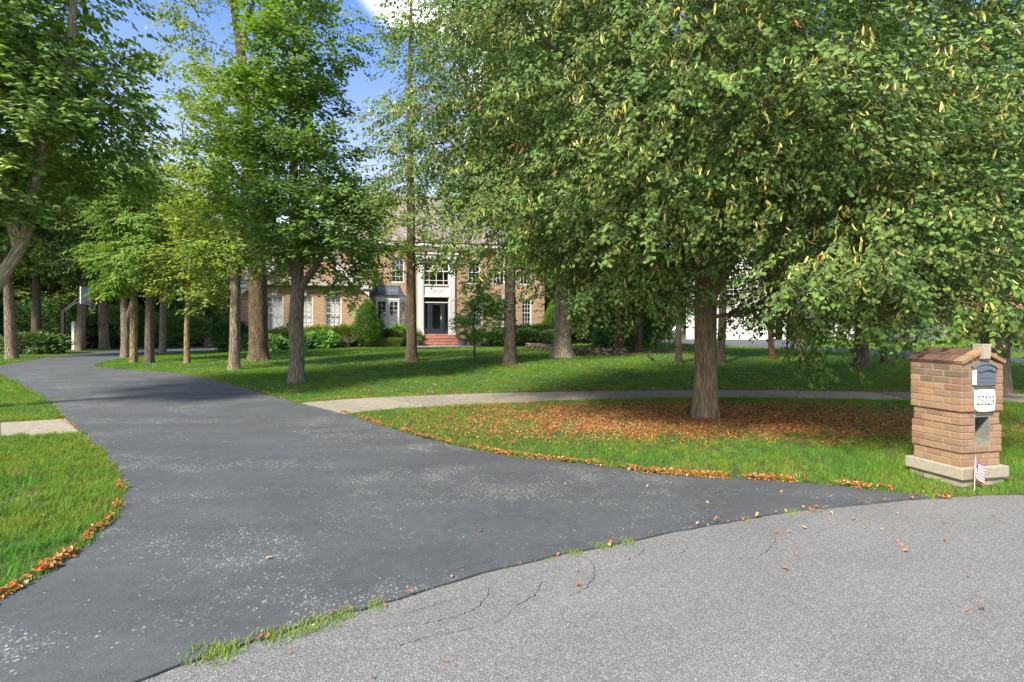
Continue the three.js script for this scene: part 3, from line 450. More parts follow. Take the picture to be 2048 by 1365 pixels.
const SP = {
  linden: [1, 2, 3].map((s) => spray({ n: 21, len: 0.46, L: 0.048, W: 0.045, shape: 'heart', seed: 50 + s, droop: 0.7, spread: 0.95, vary: 0.4, bushy: 0.09 })),
  lindenFar: [1, 2].map((s) => spray({ n: 11, len: 0.48, L: 0.10, W: 0.105, shape: 'diamond', seed: 56 + s, droop: 0.6, spread: 0.85, vary: 0.3, twig: false })),
  pear: [1, 2, 3].map((s) => spray({ n: 13, len: 0.32, L: 0.092, W: 0.078, shape: 'diamond', seed: 60 + s, droop: 0.35, vary: 0.35, bushy: 0.12, twig: false })),
  tulip: [1, 2].map((s) => spray({ n: 10, len: 0.46, L: 0.11, W: 0.10, shape: 'diamond', seed: 70 + s, droop: 0.5, vary: 0.3, bushy: 0.16, twig: false })),
  wood: [1, 2].map((s) => spray({ n: 11, len: 0.75, L: 0.20, W: 0.15, shape: 'diamond', seed: 80 + s, droop: 0.4, vary: 0.35, bushy: 0.35, twig: false })),
  maple: [1, 2].map((s) => spray({ n: 9, len: 0.36, L: 0.10, W: 0.09, shape: 'diamond', seed: 84 + s, droop: 0.4, vary: 0.3, bushy: 0.08, twig: false })),
  box: [1, 2].map((s) => spray({ n: 11, len: 0.15, L: 0.050, W: 0.034, shape: 'diamond', seed: 90 + s, droop: 0.1, vary: 0.35, bushy: 0.07, twig: false })),
  cedar: [1, 2].map((s) => spray({ n: 10, len: 0.22, L: 0.09, W: 0.03, shape: 'diamond', seed: 94 + s, droop: -0.2, spread: 0.6, vary: 0.3, bushy: 0.06, twig: false })),
  long: [1, 2].map((s) => spray({ n: 10, len: 0.30, L: 0.17, W: 0.065, shape: 'diamond', seed: 98 + s, droop: 0.3, vary: 0.3, bushy: 0.08, twig: false })),
};
const bractGeo = (() => {   // pale bracts that hang in threes from the twig, each with a few round fruits
  const pos = [], col = [], r = rngOf(5), quad = (a, b, c, d, k) => { for (const p of [a, b, c, a, c, d]) { pos.push(...p); col.push(...k); } };
  for (let i = 0; i < 3; i++) {
    const a = i * 2.1 + r(), x = 0.05 * Math.cos(a) + i * 0.05, z = 0.05 * Math.sin(a), L = lerp(0.07, 0.10, r()), k = [0.80, 0.74, 0.19].map((v) => v * lerp(0.8, 1.15, r())), bend = 0.05 * (r() - 0.3), c = Math.cos(a), s = Math.sin(a), w = 0.010, P = (t, q) => [x + c * bend * t * t * 3 - s * w * q, -t * L, z + s * bend * t * t * 3 + c * w * q];
    for (let j = 0; j < 4; j++) { const w0 = Math.sin(Math.PI * (0.14 + 0.74 * j / 4)), w1 = Math.sin(Math.PI * (0.14 + 0.74 * (j + 1) / 4)); quad(P(j / 4, -w0), P(j / 4, w0), P((j + 1) / 4, w1), P((j + 1) / 4, -w1), k); }
    const o = new THREE.OctahedronGeometry(0.006, 0).attributes.position; for (let f = 0; f < 3; f++) for (let q = 0; q < o.count; q++) { pos.push(o.getX(q) + x + c * 0.03 + 0.014 * (f - 1), o.getY(q) - L * 0.8 - 0.01 * f, o.getZ(q) + z + s * 0.03); col.push(0.24, 0.26, 0.09); }
  }
  const g = new THREE.BufferGeometry(); g.setAttribute('position', new THREE.Float32BufferAttribute(pos, 3)); g.setAttribute('color', new THREE.Float32BufferAttribute(col, 3)); g.computeVertexNormals(); return g;
})();
const _x = V(0, 0, 0), _y = V(0, 0, 0), _z = V(0, 0, 0), _m = new THREE.Matrix4(), _c = new THREE.Color();
function basisAt(p, dir, up, s) {
  _x.copy(dir).normalize(); _z.crossVectors(_x, up); if (_z.lengthSq() < 1e-4) _z.set(0, 0, 1); _z.normalize(); _y.crossVectors(_z, _x);
  return new THREE.Matrix4().makeBasis(_x, _y, _z).scale(V(s, s, s)).setPosition(p);
}
function scatter(name, geo, mat, list, parent) {
  const im = new THREE.InstancedMesh(geo, mat, list.length); im.name = parent ? name : numbered(name);
  list.forEach(({ m, c }, i) => { im.setMatrixAt(i, m); im.setColorAt(i, _c.setRGB(...c)); });
  im.userData.kind = 'stuff'; shade(im); (parent || scene).add(im); return im;
}
// the same as one mesh, leaf by leaf: quicker to draw where crowns are dense
function gather(name, geos, mat, lists, parent) {
  let n = 0; geos.forEach((g, i) => { n += g.attributes.position.count * lists[i].length; });
  const P = new Float32Array(n * 3), Q = new Float32Array(n * 3), C = new Float32Array(n * 3); let o = 0;
  geos.forEach((g, i) => { const p = g.attributes.position.array, q = g.attributes.normal.array, c = g.attributes.color.array, k = p.length;
    for (const { m, c: t } of lists[i]) { const e = m.elements, s = 1 / Math.hypot(e[0], e[1], e[2]);
      for (let a = 0; a < k; a += 3) { const x = p[a], y = p[a + 1], z = p[a + 2], u = q[a] * s, v = q[a + 1] * s, w = q[a + 2] * s;
        for (let b = 0; b < 3; b++) { P[o] = e[b] * x + e[4 + b] * y + e[8 + b] * z + e[12 + b]; Q[o] = e[b] * u + e[4 + b] * v + e[8 + b] * w; C[o] = c[a + b] * t[b]; o++; } } } });
  const g = new THREE.BufferGeometry(); g.setAttribute('position', new THREE.BufferAttribute(P, 3)); g.setAttribute('normal', new THREE.BufferAttribute(Q, 3)); g.setAttribute('color', new THREE.BufferAttribute(C, 3));
  const me = mesh(name, g, mat, parent); me.userData.kind = 'stuff'; return me;
}
// crown = [{c, r, n, pad}] ellipsoids in the tree's own axes; returns pads (leaf masses that each hang on a limb)
function makePads(crown, r) {
  const pads = [];
  for (const e of crown) for (let i = 0; i < e.n; i++) {
    const v = V(r() - 0.5, r() - 0.5, r() - 0.5).normalize().multiplyScalar(Math.pow(r(), 1 / (e.shell ?? 2.6)));
    pads.push({ p: V(e.c[0] + v.x * e.r[0], e.c[1] + v.y * e.r[1], e.c[2] + v.z * e.r[2]), s: (e.pad ?? 0.7) * lerp(0.65, 1.25, r()), out: V(v.x / 1, v.y * 0.5, v.z / 1), k: e.k ?? 1, t: (e.tone ?? 0) + (r() - 0.5) });
  }
  return pads;
}
function limbs(trunk, rads, pads, r, { tip = 0.007, minY = 0.25, sides = 5, cap = 0.55 } = {}) {
  const nodes = trunk.map((p, i) => ({ p, par: i - 1, r0: rads[i], kids: [], trunk: true }));
  const start = Math.floor(trunk.length * minY), chains = [];
  const order = pads.map((q) => { let d = 1e9; for (let i = start; i < trunk.length; i++) d = Math.min(d, q.p.distanceTo(trunk[i])); return [d, q]; }).sort((a, b) => a[0] - b[0]);
  for (const [, q] of order) {
    let best = start, bc = 1e9;
    for (let i = start; i < nodes.length; i++) { const n = nodes[i].p, dy = q.p.y - n.y, hd = Math.hypot(q.p.x - n.x, q.p.z - n.z), D = Math.hypot(hd, dy); const c = D + Math.max(0, 0.45 * hd - dy) * 0.8 + (nodes[i].trunk ? 0 : 0.12 * (nodes[i].depth || 0)); if (c < bc) { bc = c; best = i; } }
    const a = nodes[best], D = a.p.distanceTo(q.p), pd = a.par >= 0 ? a.p.clone().sub(nodes[a.par].p).normalize() : V(0, 1, 0), ctl = a.p.clone().addScaledVector(pd, D * 0.35).add(V((r() - 0.5) * D * 0.2, D * 0.08, (r() - 0.5) * D * 0.2));
    const steps = Math.max(2, Math.ceil(D / 0.4)), ids = [best]; let prev = best;
    for (let k = 1; k <= steps; k++) { const t = k / steps, p = a.p.clone().multiplyScalar((1 - t) ** 2).addScaledVector(ctl, 2 * t * (1 - t)).addScaledVector(q.p, t * t); if (k < steps) p.add(V((r() - 0.5) * 0.07, (r() - 0.5) * 0.07, (r() - 0.5) * 0.07)); nodes.push({ p, par: prev, kids: [], depth: (a.depth || 0) + 1 }); prev = nodes.length - 1; ids.push(prev); }
    chains.push(ids);
  }
  const load = new Float32Array(nodes.length); for (let i = nodes.length - 1; i >= trunk.length; i--) { if (!load[i]) load[i] = tip ** 2.2; load[nodes[i].par] += load[i]; }
  const rad = (i) => nodes[i].trunk ? nodes[i].r0 : load[i] ** (1 / 2.2);
  return chains.map((ids) => { const rs = ids.map((i, k) => { const v = k === 0 ? rad(ids[1]) : rad(i); return Math.min(v, nodes[ids[0]].trunk ? nodes[ids[0]].r0 * cap : 0.12); }); return tube(ids.map((i) => nodes[i].p), rs, rs[0] > 0.03 ? sides + 2 : rs[0] > 0.012 ? 4 : 3); });
}
function trunkLine(pts, step = 0.4) {
  const c = new THREE.CatmullRomCurve3(pts.map((p) => V(p[0], p[1], p[2])), false, 'centripetal'), n = Math.max(6, Math.ceil(c.getLength() / step)), P = [], R = [];
  for (let i = 0; i <= n; i++) { const t = i / n, k = t * (pts.length - 1), a = Math.min(pts.length - 2, Math.floor(k)); P.push(c.getPoint(t)); R.push(lerp(pts[a][3], pts[a + 1][3], k - a)); }
  return [P, R];
}
const rootFlare = (seed, amt, lobes = 5) => (a, L) => 1 + amt * Math.exp(-L / 0.22) * (1 + 0.5 * Math.cos(a * lobes + seed)) + 0.05 * N3(Math.cos(a) * 1.6, L * 0.7 + seed, Math.sin(a) * 1.6) + 0.018 * N3(Math.cos(a) * 7, L * 1.5, Math.sin(a) * 7 + seed);
function tree({ name, label, at, trunk, forks = [], crown, bark, sp, mat = M.leaf, per = 30, tint, seed, size = 1, droop = 0.25, flare = 0.4, minY = 0.25, group, detail = 20, tip, cap, coarse }) {
  const r = rngOf(seed), [x, d] = at, root = thing(name, label, 'tree', [x, GY(x, d) - 0.03, -d], 0, group);
  const [P, R] = trunkLine(trunk, 0.3);
  const tr = mesh('trunk', tube(P, R, detail, rootFlare(seed, flare)), bark, root);
  for (const f of forks) { const [fp, fr] = trunkLine(f, 0.3); mesh('limb', tube(fp, fr, 12, rootFlare(seed + 3, 0)), bark, root); }
  const all = [P, ...forks.map((f) => trunkLine(f, 0.4)[0])].flat(), allR = [R, ...forks.map((f) => trunkLine(f, 0.4)[1])].flat();
  const pads = makePads(crown, r);
  mesh('branches', merge(limbs(all, allR, pads, r, { minY: forks.length ? 0.12 : minY, tip, cap })), bark, root);
  const lists = sp.map(() => []), rough = coarse ? coarse.sp.map(() => []) : null;
  for (const q of pads) {
    const far = coarse && coarse.test(q.p), n = Math.round(per * q.k * (q.s / 0.7) ** 2 * (far ? 0.5 : 1)), into = far ? rough : lists;
    for (let i = 0; i < n; i++) {
      const v = V(r() + r() + r() - 1.5, (r() + r() + r() - 1.5) * 0.75, r() + r() + r() - 1.5).multiplyScalar(q.s * 0.95), p = q.p.clone().add(v);
      const dir = V(q.out.x * 0.9 + v.x * 1.1 + (r() - 0.5) * 0.9, -droop + (r() - 0.5) * 0.6 + v.y * 0.3, q.out.z * 0.9 + v.z * 1.1 + (r() - 0.5) * 0.9);
      const u = V((r() - 0.5) * 0.7 + q.out.x * 0.5, 1, (r() - 0.5) * 0.7 + q.out.z * 0.5), s = size * lerp(0.75, 1.2, r()), t = 1 + 0.22 * q.t + 0.34 * (r() - 0.5), w = (r() - 0.5) * 0.30 + 0.08 * q.t;
      into[Math.floor(r() * into.length)].push({ m: basisAt(p, dir, u, far ? s * 1.2 : s), c: [tint[0] * t * (1 + w), tint[1] * t, tint[2] * t * (1 - w * 0.6)], p });
    }
  }
  gather('foliage', coarse ? [...sp, ...coarse.sp] : sp, mat, coarse ? [...lists, ...rough] : lists, root);
  return { root, pads, lists, r };
}
const G = { pear: [0.155, 0.275, 0.022], pearDark: [0.170, 0.285, 0.024], yellow: [0.22, 0.30, 0.022], tulip: [0.19, 0.27, 0.026], linden: [0.135, 0.228, 0.044], wood: [0.135, 0.225, 0.040], woodBlue: [0.14, 0.22, 0.070], maple: [0.13, 0.29, 0.03], dark: [0.07, 0.125, 0.028] };

// the big linden in front, with its pale bracts
{
  const crown = [
    { c: [0, 6.0, 0], r: [5.0, 2.9, 4.7], n: 210, pad: 0.85 }, { c: [0.2, 9.6, -0.2], r: [4.4, 2.8, 4.2], n: 110, pad: 0.9 }, { c: [0.2, 3.75, 0.1], r: [4.7, 1.35, 4.2], n: 150, pad: 0.62 },
    { c: [-3.4, 3.45, 0.4], r: [1.5, 0.75, 1.5], n: 26, pad: 0.5 }, { c: [-4.7, 4.5, -0.3], r: [1.3, 1.2, 1.6], n: 26, pad: 0.5 }, { c: [1.7, 1.8, 0.3], r: [1.3, 0.4, 0.9], n: 18, pad: 0.34 }, { c: [-3.8, 6.4, 0], r: [1.4, 2.4, 2.0], n: 34, pad: 0.65 }, { c: [-1.5, 2.35, 1.0], r: [1.1, 0.6, 1.0], n: 22, pad: 0.42 }, { c: [2.3, 2.3, -0.4], r: [1.6, 0.75, 1.4], n: 30, pad: 0.45 }, { c: [0.9, 2.55, 3.1], r: [1.8, 0.55, 0.9], n: 34, pad: 0.42 }, { c: [1.55, 2.05, 2.9], r: [1.1, 0.45, 0.7], n: 20, pad: 0.36 },
    { c: [1.0, 1.45, 1.2], r: [0.35, 0.45, 0.3], n: 7, pad: 0.26, k: 1.2 }, { c: [1.35, 1.1, 1.5], r: [0.35, 0.15, 0.2], n: 4, pad: 0.2 }, { c: [1.9, 1.75, 3.4], r: [0.75, 0.22, 0.4], n: 8, pad: 0.26 }, { c: [0.25, 1.95, 0.5], r: [0.25, 0.3, 0.2], n: 4, pad: 0.24 }, { c: [-0.9, 4.4, 3.4], r: [2.4, 1.3, 1.0], n: 40, pad: 0.6 },
  ];
  const L = tree({ name: 'linden_tree', label: 'large linden with drooping crown full of pale bracts beside the brick mailbox', at: [3.46, 9.42], bark: M.barkLinden, detail: 36, flare: 0.42, seed: 101, minY: 0.2,
    trunk: [[0, -0.1, 0, 0.205], [0.02, 1.0, 0, 0.19], [0.03, 2.2, -0.02, 0.185], [0.1, 4, -0.05, 0.20], [0.12, 6.5, -0.1, 0.14], [0.05, 9, -0.1, 0.08], [0.1, 11.6, -0.1, 0.03]],
    forks: [[[0.04, 2.2, 0, 0.17], [0.5, 3.0, 0.1, 0.15], [1.15, 3.9, 0.3, 0.11], [2.3, 5.1, 0.7, 0.07], [3.6, 6.2, 0.9, 0.04]], [[0.05, 2.6, 0, 0.13], [-0.5, 3.5, 0.3, 0.10], [-1.6, 4.9, 0.8, 0.065], [-3.0, 6.2, 1.2, 0.035]], [[0.08, 3.2, 0, 0.11], [0.2, 4.1, 0.8, 0.08], [0.3, 5.1, 2.0, 0.05], [0.1, 6.0, 3.3, 0.03]]],
    crown, sp: SP.linden, per: 27, tint: G.linden, droop: 0.42, size: 1.06, tip: 0.0062, coarse: { sp: SP.lindenFar, test: (p) => p.y > 0.66 * (9.42 - p.z) + 2.3 || p.z < -1.4 } });   // the far side and the top of the crown get simpler leaves
  // bracts hang below the outer sprays
  const b = [], r = L.r; for (const l of L.lists) for (const q of l) if (r() < 0.62 * sstep(-0.55, 0.45, N3(q.p.x * 0.9, q.p.y * 0.9, q.p.z * 0.9)) + 0.12) { const p = q.p.clone().add(V((r() - 0.5) * 0.3, -0.03, (r() - 0.5) * 0.3)); const a = r() * 6.28, t = lerp(0.75, 1.2, r()); b.push({ m: basisAt(p, V(Math.cos(a), (r() - 0.5) * 1.4, Math.sin(a)), V((r() - 0.5) * 1.2, 1, (r() - 0.5) * 1.2), lerp(0.7, 1.3, r())), c: r() < 0.05 ? [1.2 * t, 0.55 * t, 0.6 * t] : [t, t, t] }); }
  scatter('bracts', bractGeo, M.leafMatte, b, L.root);
  // the largest leaves, nearest to the road, one by one
  const near = []; const W = V(3.46, 0, -9.42); for (const l of L.lists) for (const q of l) near.push([q.p.clone().add(W).distanceTo(camera.position), q]); near.sort((a, c) => a[0] - c[0]);
  const tri = leafTris('heart', 0.056, 0.053, 0.22).flat(), lg = new THREE.BufferGeometry(); lg.setAttribute('position', new THREE.Float32BufferAttribute(tri.flat(), 3)); lg.computeVertexNormals();
  const lm = blank(4, (i) => { const m = new THREE.MeshPhysicalMaterial({ roughness: 1, transmission: 0.42, thickness: 0, side: THREE.DoubleSide, specularIntensity: 0.6 }); m.color = lin(G.linden[0] * (0.85 + 0.12 * i), G.linden[1] * (0.85 + 0.11 * i), G.linden[2]); return m; });
  for (let i = 0; i < 300; i++) { const q = near[i * 2][1], l = shade(new THREE.Mesh(lg, lm[i % 4])); l.name = 'leaf'; const a = r() * 6.28; l.applyMatrix4(basisAt(q.p.clone().add(V((r() - 0.5) * 0.12, -0.04, (r() - 0.5) * 0.12)), V(Math.cos(a), -0.9, Math.sin(a)), V(Math.sin(a * 3) * 0.4, 1, 0.3), lerp(0.8, 1.2, r()))); L.root.add(l); }
}
const ell = (c, rr, n, pad, o = {}) => ({ c, r: rr, n, pad, ...o });
tree({ name: 'linden_tree', label: 'second linden with dark crown spreading in behind the mailbox', at: [11.6, 12.6], bark: M.barkDark, seed: 102, detail: 20, trunk: [[0, -0.1, 0, 0.3], [0, 1.5, 0, 0.26], [-0.1, 4, 0, 0.2], [-0.1, 7, 0, 0.12], [0, 11, 0, 0.03]], crown: [ell([-0.3, 5.2, 0.2], [5.4, 2.5, 3.8], 130, 0.85), ell([0, 8.4, 0], [4.6, 2.6, 3.8], 80, 0.9), ell([-2.2, 3.3, 1.6], [2.6, 0.8, 1.6], 36, 0.55)], sp: SP.lindenFar, per: 20, tint: [0.115, 0.20, 0.042], droop: 0.4, size: 1.2 });

// the pear trees along the driveway and lawn
tree({ name: 'pear_tree', label: 'pear tree with grey forked trunk and dense low crown in front of the gable', at: [-5.9, 14.34], bark: M.barkGrey, seed: 201, detail: 30, flare: 0.32,
  trunk: [[0, -0.1, 0, 0.205], [0.02, 0.9, 0, 0.185], [0.0, 1.8, 0, 0.19], [0.04, 2.7, 0, 0.17], [0.0, 4.4, 0, 0.13], [-0.1, 7, 0, 0.09], [0, 11, 0, 0.03]], forks: [[[0.04, 2.55, 0, 0.12], [0.5, 3.1, 0.1, 0.085], [1.0, 3.9, 0.2, 0.06], [1.5, 5.2, 0.2, 0.03]], [[0, 2.9, 0, 0.09], [-0.45, 4.0, 0.1, 0.07], [-0.8, 6, 0.1, 0.04], [-0.9, 8, 0, 0.02]]],
  crown: [ell([0.5, 4.3, 0], [1.85, 1.45, 1.7], 64, 0.5), ell([-0.1, 6.6, 0], [1.6, 2.1, 1.6], 62, 0.5), ell([0.1, 9.3, 0], [1.45, 2.5, 1.4], 54, 0.5), ell([1.5, 5.2, 0], [0.6, 1.0, 0.6], 8, 0.36), ell([-0.7, 4.3, 0], [0.8, 1.0, 0.8], 16, 0.4), ell([0.0, 11.6, 0], [1.0, 1.4, 1.0], 18, 0.45), ell([1.35, 2.5, 0.2], [0.55, 0.35, 0.3], 4, 0.26)], sp: SP.pear, per: 35, tint: G.pear, droop: 0.0, size: 1.25 });
tree({ name: 'pear_tree', label: 'slender pear tree with two dark stems next to the thick brown trunk', at: [-9.23, 17.44], bark: M.barkGrey, seed: 202, detail: 24, flare: 0.28,
  trunk: [[0, -0.1, 0, 0.175], [0.02, 1.5, 0, 0.16], [0.05, 2.9, 0, 0.14], [0.2, 4.6, 0, 0.09], [0.3, 7, 0, 0.05], [0.3, 9.6, 0, 0.02]], forks: [[[0.04, 2.6, 0, 0.11], [-0.15, 3.6, 0, 0.09], [-0.3, 5.4, 0, 0.06], [-0.4, 8, 0, 0.03]]],
  crown: [ell([-0.3, 5.0, 0], [1.15, 2.1, 1.1], 52, 0.46), ell([-0.3, 7.9, 0], [1.2, 2.3, 1.2], 46, 0.46), ell([-0.85, 3.0, 0.1], [0.5, 1.0, 0.5], 12, 0.34), ell([0.5, 4.6, 0], [0.7, 1.2, 0.7], 12, 0.4)], sp: SP.pear, per: 29, tint: [0.195, 0.295, 0.02], droop: 0.0, size: 1.25 });
tree({ name: 'tulip_tree', label: 'thick brown furrowed trunk of a tall tree standing before the house wing', at: [-10.09, 20.9], bark: M.barkBrown, seed: 203, detail: 36, flare: 0.42, minY: 0.55,
  trunk: [[0, -0.1, 0, 0.36], [-0.02, 1.5, 0, 0.335], [-0.05, 3.4, 0, 0.35], [-0.15, 5.4, 0, 0.24], [-0.4, 9, 0, 0.2], [-0.75, 12.6, 0, 0.17], [-1.2, 15.5, 0, 0.10], [-1.5, 18.5, 0, 0.04]], forks: [[[-0.7, 12.2, 0, 0.11], [-0.35, 13.8, 0, 0.09], [0.2, 16, 0, 0.05], [0.5, 18, 0, 0.03]], [[-0.3, 8.0, 0, 0.07], [-1.6, 8.3, 0.2, 0.055], [-3.2, 8.7, 0.3, 0.04], [-4.2, 9.6, 0.3, 0.02]]],
  crown: [ell([-2.6, 10.6, 0.2], [2.1, 1.2, 1.6], 15, 0.5), ell([-3.3, 13.8, 0], [1.9, 1.7, 1.8], 14, 0.55), ell([1.2, 14.6, 0], [2.2, 2.0, 2], 16, 0.65), ell([-0.6, 17.0, 0], [3.2, 1.6, 3], 26, 0.75), ell([-3.4, 9.0, 0.3], [1.4, 0.6, 1.0], 10, 0.42), ell([0.0, 10.8, 0], [1.0, 1.2, 1.0], 6, 0.45), ell([-0.4, 4.0, 0.4], [0.5, 0.3, 0.3], 4, 0.25)], sp: SP.tulip, per: 20, tint: G.tulip, droop: 0.3, size: 1.3 });
tree({ name: 'young_pear', label: 'thin pale yellowish trunk with split stem near the drive bend', at: [-12.64, 20.42], bark: M.barkYellow, seed: 204, detail: 16, flare: 0.3,
  trunk: [[0, -0.1, 0, 0.115], [-0.02, 1.2, 0, 0.095], [0.03, 2.4, 0, 0.10], [0.12, 4, 0, 0.06], [0.1, 6.8, 0, 0.02]], forks: [[[0.02, 2.1, 0, 0.06], [-0.12, 3.1, 0, 0.05], [-0.2, 5, 0, 0.02]]],
  crown: [ell([0, 4.7, 0], [1.2, 1.9, 1.1], 44, 0.46), ell([0.1, 6.8, 0], [0.8, 1.4, 0.8], 20, 0.4), ell([-0.1, 3.0, 0.2], [1.0, 0.5, 0.8], 12, 0.36)], sp: SP.pear, per: 30, tint: G.yellow, droop: 0.1, size: 1.2 });
tree({ name: 'hickory_tree', label: 'dark straight trunk with broad leafy crown reaching over the drive by the hoop', at: [-14.6, 21.12], bark: M.barkDark, seed: 205, detail: 20, flare: 0.25,
  trunk: [[0, -0.1, 0, 0.17], [0, 1.6, 0, 0.15], [0.05, 3.5, 0, 0.13], [0.1, 5.5, 0, 0.07], [0, 8, 0, 0.02]], crown: [ell([-0.35, 4.5, 0.3], [1.65, 1.5, 1.5], 50, 0.5), ell([-0.2, 6.4, 0], [1.5, 1.5, 1.4], 40, 0.5), ell([-1.3, 3.1, 0.4], [0.8, 0.45, 0.6], 10, 0.32)], sp: SP.long, per: 46, tint: G.pear, droop: 0.35 });
tree({ name: 'pear_tree', label: 'mottled ivy flecked trunk between two darker trunks at the drive bend', at: [-15.75, 21.84], bark: M.barkYellow, seed: 206, detail: 16, flare: 0.2, trunk: [[0, -0.1, 0, 0.15], [0, 2, 0, 0.13], [0, 4, 0, 0.09], [0, 7, 0, 0.02]], crown: [ell([0, 5, -0.4], [1.5, 1.6, 1.2], 34, 0.5), ell([0, 7, -0.4], [1.2, 1.4, 1.1], 22, 0.5)], sp: SP.pear, per: 36, tint: G.yellow });
tree({ name: 'woodland_tree', label: 'forked grey trunk at the inner edge of the drive bend', at: [-19.6, 26.6], bark: M.barkGrey, seed: 207, detail: 18, flare: 0.2, trunk: [[0, -0.1, 0, 0.22], [0, 1.6, 0, 0.2], [-0.1, 3.2, 0, 0.15], [-0.2, 6, 0, 0.1], [0, 9.5, 0, 0.03]], forks: [[[0, 1.7, 0, 0.12], [0.35, 3, 0, 0.09], [0.7, 5.2, 0, 0.05]]], crown: [ell([0, 6, 0], [2.4, 2.2, 2.2], 48, 0.75), ell([0.2, 9, 0], [2, 1.8, 2], 32, 0.75)], sp: SP.wood, per: 18, tint: G.wood, size: 0.8 });
tree({ name: 'woodland_tree', label: 'pale grey trunk behind the dark hickory trunk near the far drive', at: [-20.9, 31.4], bark: M.barkPale, seed: 208, detail: 14, flare: 0.2, trunk: [[0, -0.1, 0, 0.2], [0, 2, 0, 0.17], [0, 5, 0, 0.12], [0, 9, 0, 0.03]], crown: [ell([0, 6.4, 0], [2.2, 2.4, 2.2], 42, 0.8)], sp: SP.wood, per: 18, tint: G.wood, size: 0.85 });

// leaning tree at the edge of the left lawn
tree({ name: 'leaning_tree', label: 'leaning pale trunk and dark crown overhanging the lawn left of the drive', at: [-10.9, 10.0], bark: M.barkLight, seed: 209, detail: 24, flare: 0.3, minY: 0.3,
  trunk: [[0, -0.1, 0, 0.14], [0.35, 1.2, 0, 0.12], [1.1, 2.5, 0, 0.105], [1.6, 3.35, 0, 0.095], [1.85, 4.6, 0, 0.08], [2.4, 6.4, 0, 0.09], [2.6, 9, 0, 0.03]], forks: [[[1.5, 3.2, 0, 0.11], [1.35, 4.4, 0.2, 0.09], [1.2, 6.2, 0.3, 0.06], [1.0, 8.4, 0.3, 0.03]]],
  crown: [ell([1.6, 5.5, 0], [1.9, 1.9, 2.0], 62, 0.52), ell([1.1, 8.3, 0], [2.1, 2.3, 2.2], 66, 0.58), ell([0.9, 4.1, 0.6], [1.5, 0.75, 1.4], 34, 0.45), ell([2.8, 6.4, 0], [0.9, 1.4, 1.0], 20, 0.45), ell([-0.6, 6.8, 0.8], [1.8, 2.4, 1.6], 36, 0.58)], sp: SP.pear, per: 31, tint: G.pearDark, droop: 0.15, size: 1.32 });

// lawn trees in front of the entrance
tree({ name: 'lawn_tree', label: 'tall straight brown trunk with thin leafing left of the front door', at: [-3.99, 20.84], bark: M.barkBrown, seed: 210, detail: 28, flare: 0.6, minY: 0.3,
  trunk: [[0, -0.1, 0, 0.22], [0, 0.8, 0, 0.20], [-0.02, 3, 0, 0.185], [-0.03, 6, 0, 0.16], [-0.08, 10, 0, 0.12], [0, 15, 0, 0.04]], crown: [ell([-1.0, 5.2, 0], [1.7, 1.6, 1.4], 30, 0.5), ell([0.3, 7.6, 0], [1.3, 1.4, 1.2], 14, 0.42), ell([0.0, 10.0, 0], [1.5, 1.4, 1.4], 13, 0.45), ell([0, 13.4, 0], [2.2, 1.6, 2.0], 20, 0.6), ell([-1.5, 3.6, 0.2], [1.1, 0.9, 0.7], 14, 0.38), ell([0.8, 4.6, 0.2], [1.1, 1.0, 0.7], 16, 0.42), ell([-1.3, 6.2, 0.2], [1.2, 0.8, 0.8], 10, 0.42)], sp: SP.tulip, per: 16, tint: [0.195, 0.28, 0.026], droop: 0.2, size: 1.15 });
tree({ name: 'sapling', label: 'thin young tree with bright green leaves before the front steps', at: [-1.42, 20.2], bark: M.barkDark, seed: 211, detail: 8, flare: 0.2, trunk: [[0, -0.05, 0, 0.045], [-0.03, 0.7, 0, 0.036], [-0.06, 1.5, 0, 0.03], [0.1, 2.8, 0, 0.012]], crown: [ell([0.15, 1.75, 0], [1.2, 0.7, 0.9], 30, 0.34), ell([0.85, 2.3, 0], [1.0, 0.65, 0.7], 24, 0.34), ell([0.15, 2.9, 0], [0.8, 0.5, 0.6], 14, 0.32)], sp: SP.maple, per: 60, tint: G.maple, droop: 0.05, tip: 0.004, size: 0.8 });
tree({ name: 'lawn_tree', label: 'straight dark trunk right of the sapling before the brick front', at: [-0.07, 19.62], bark: M.barkDark, seed: 212, detail: 26, flare: 0.6, minY: 0.3, trunk: [[0, -0.1, 0, 0.25], [0, 0.9, 0, 0.225], [0, 3, 0, 0.2], [0.05, 6, 0, 0.15], [0, 11, 0, 0.03]], crown: [ell([0, 6.8, 0], [2.3, 2.4, 2.2], 50, 0.7), ell([0, 9.8, 0], [2, 2, 2], 30, 0.75), ell([0.4, 3.9, 0.2], [1.6, 0.6, 1.2], 18, 0.42)], sp: SP.tulip, per: 18, tint: G.tulip });
tree({ name: 'old_maple', label: 'very thick pale grey trunk at the end of the low stone wall', at: [2.16, 22.5], bark: M.barkPale, seed: 213, detail: 36, flare: 0.45, minY: 0.35, trunk: [[0, -0.1, 0, 0.46], [0, 0.9, 0, 0.38], [0.03, 2.4, 0, 0.33], [0.1, 5, 0, 0.28], [0, 9, 0, 0.18], [0, 14, 0, 0.04]], crown: [ell([0, 8.5, 0], [4.2, 3, 4], 90, 1.0), ell([0, 12.5, 0], [3.4, 2.6, 3.4], 60, 1.0), ell([0.3, 5, 0], [3, 1.0, 2.6], 30, 0.7)], sp: SP.wood, per: 16, tint: G.tulip, size: 0.75 });
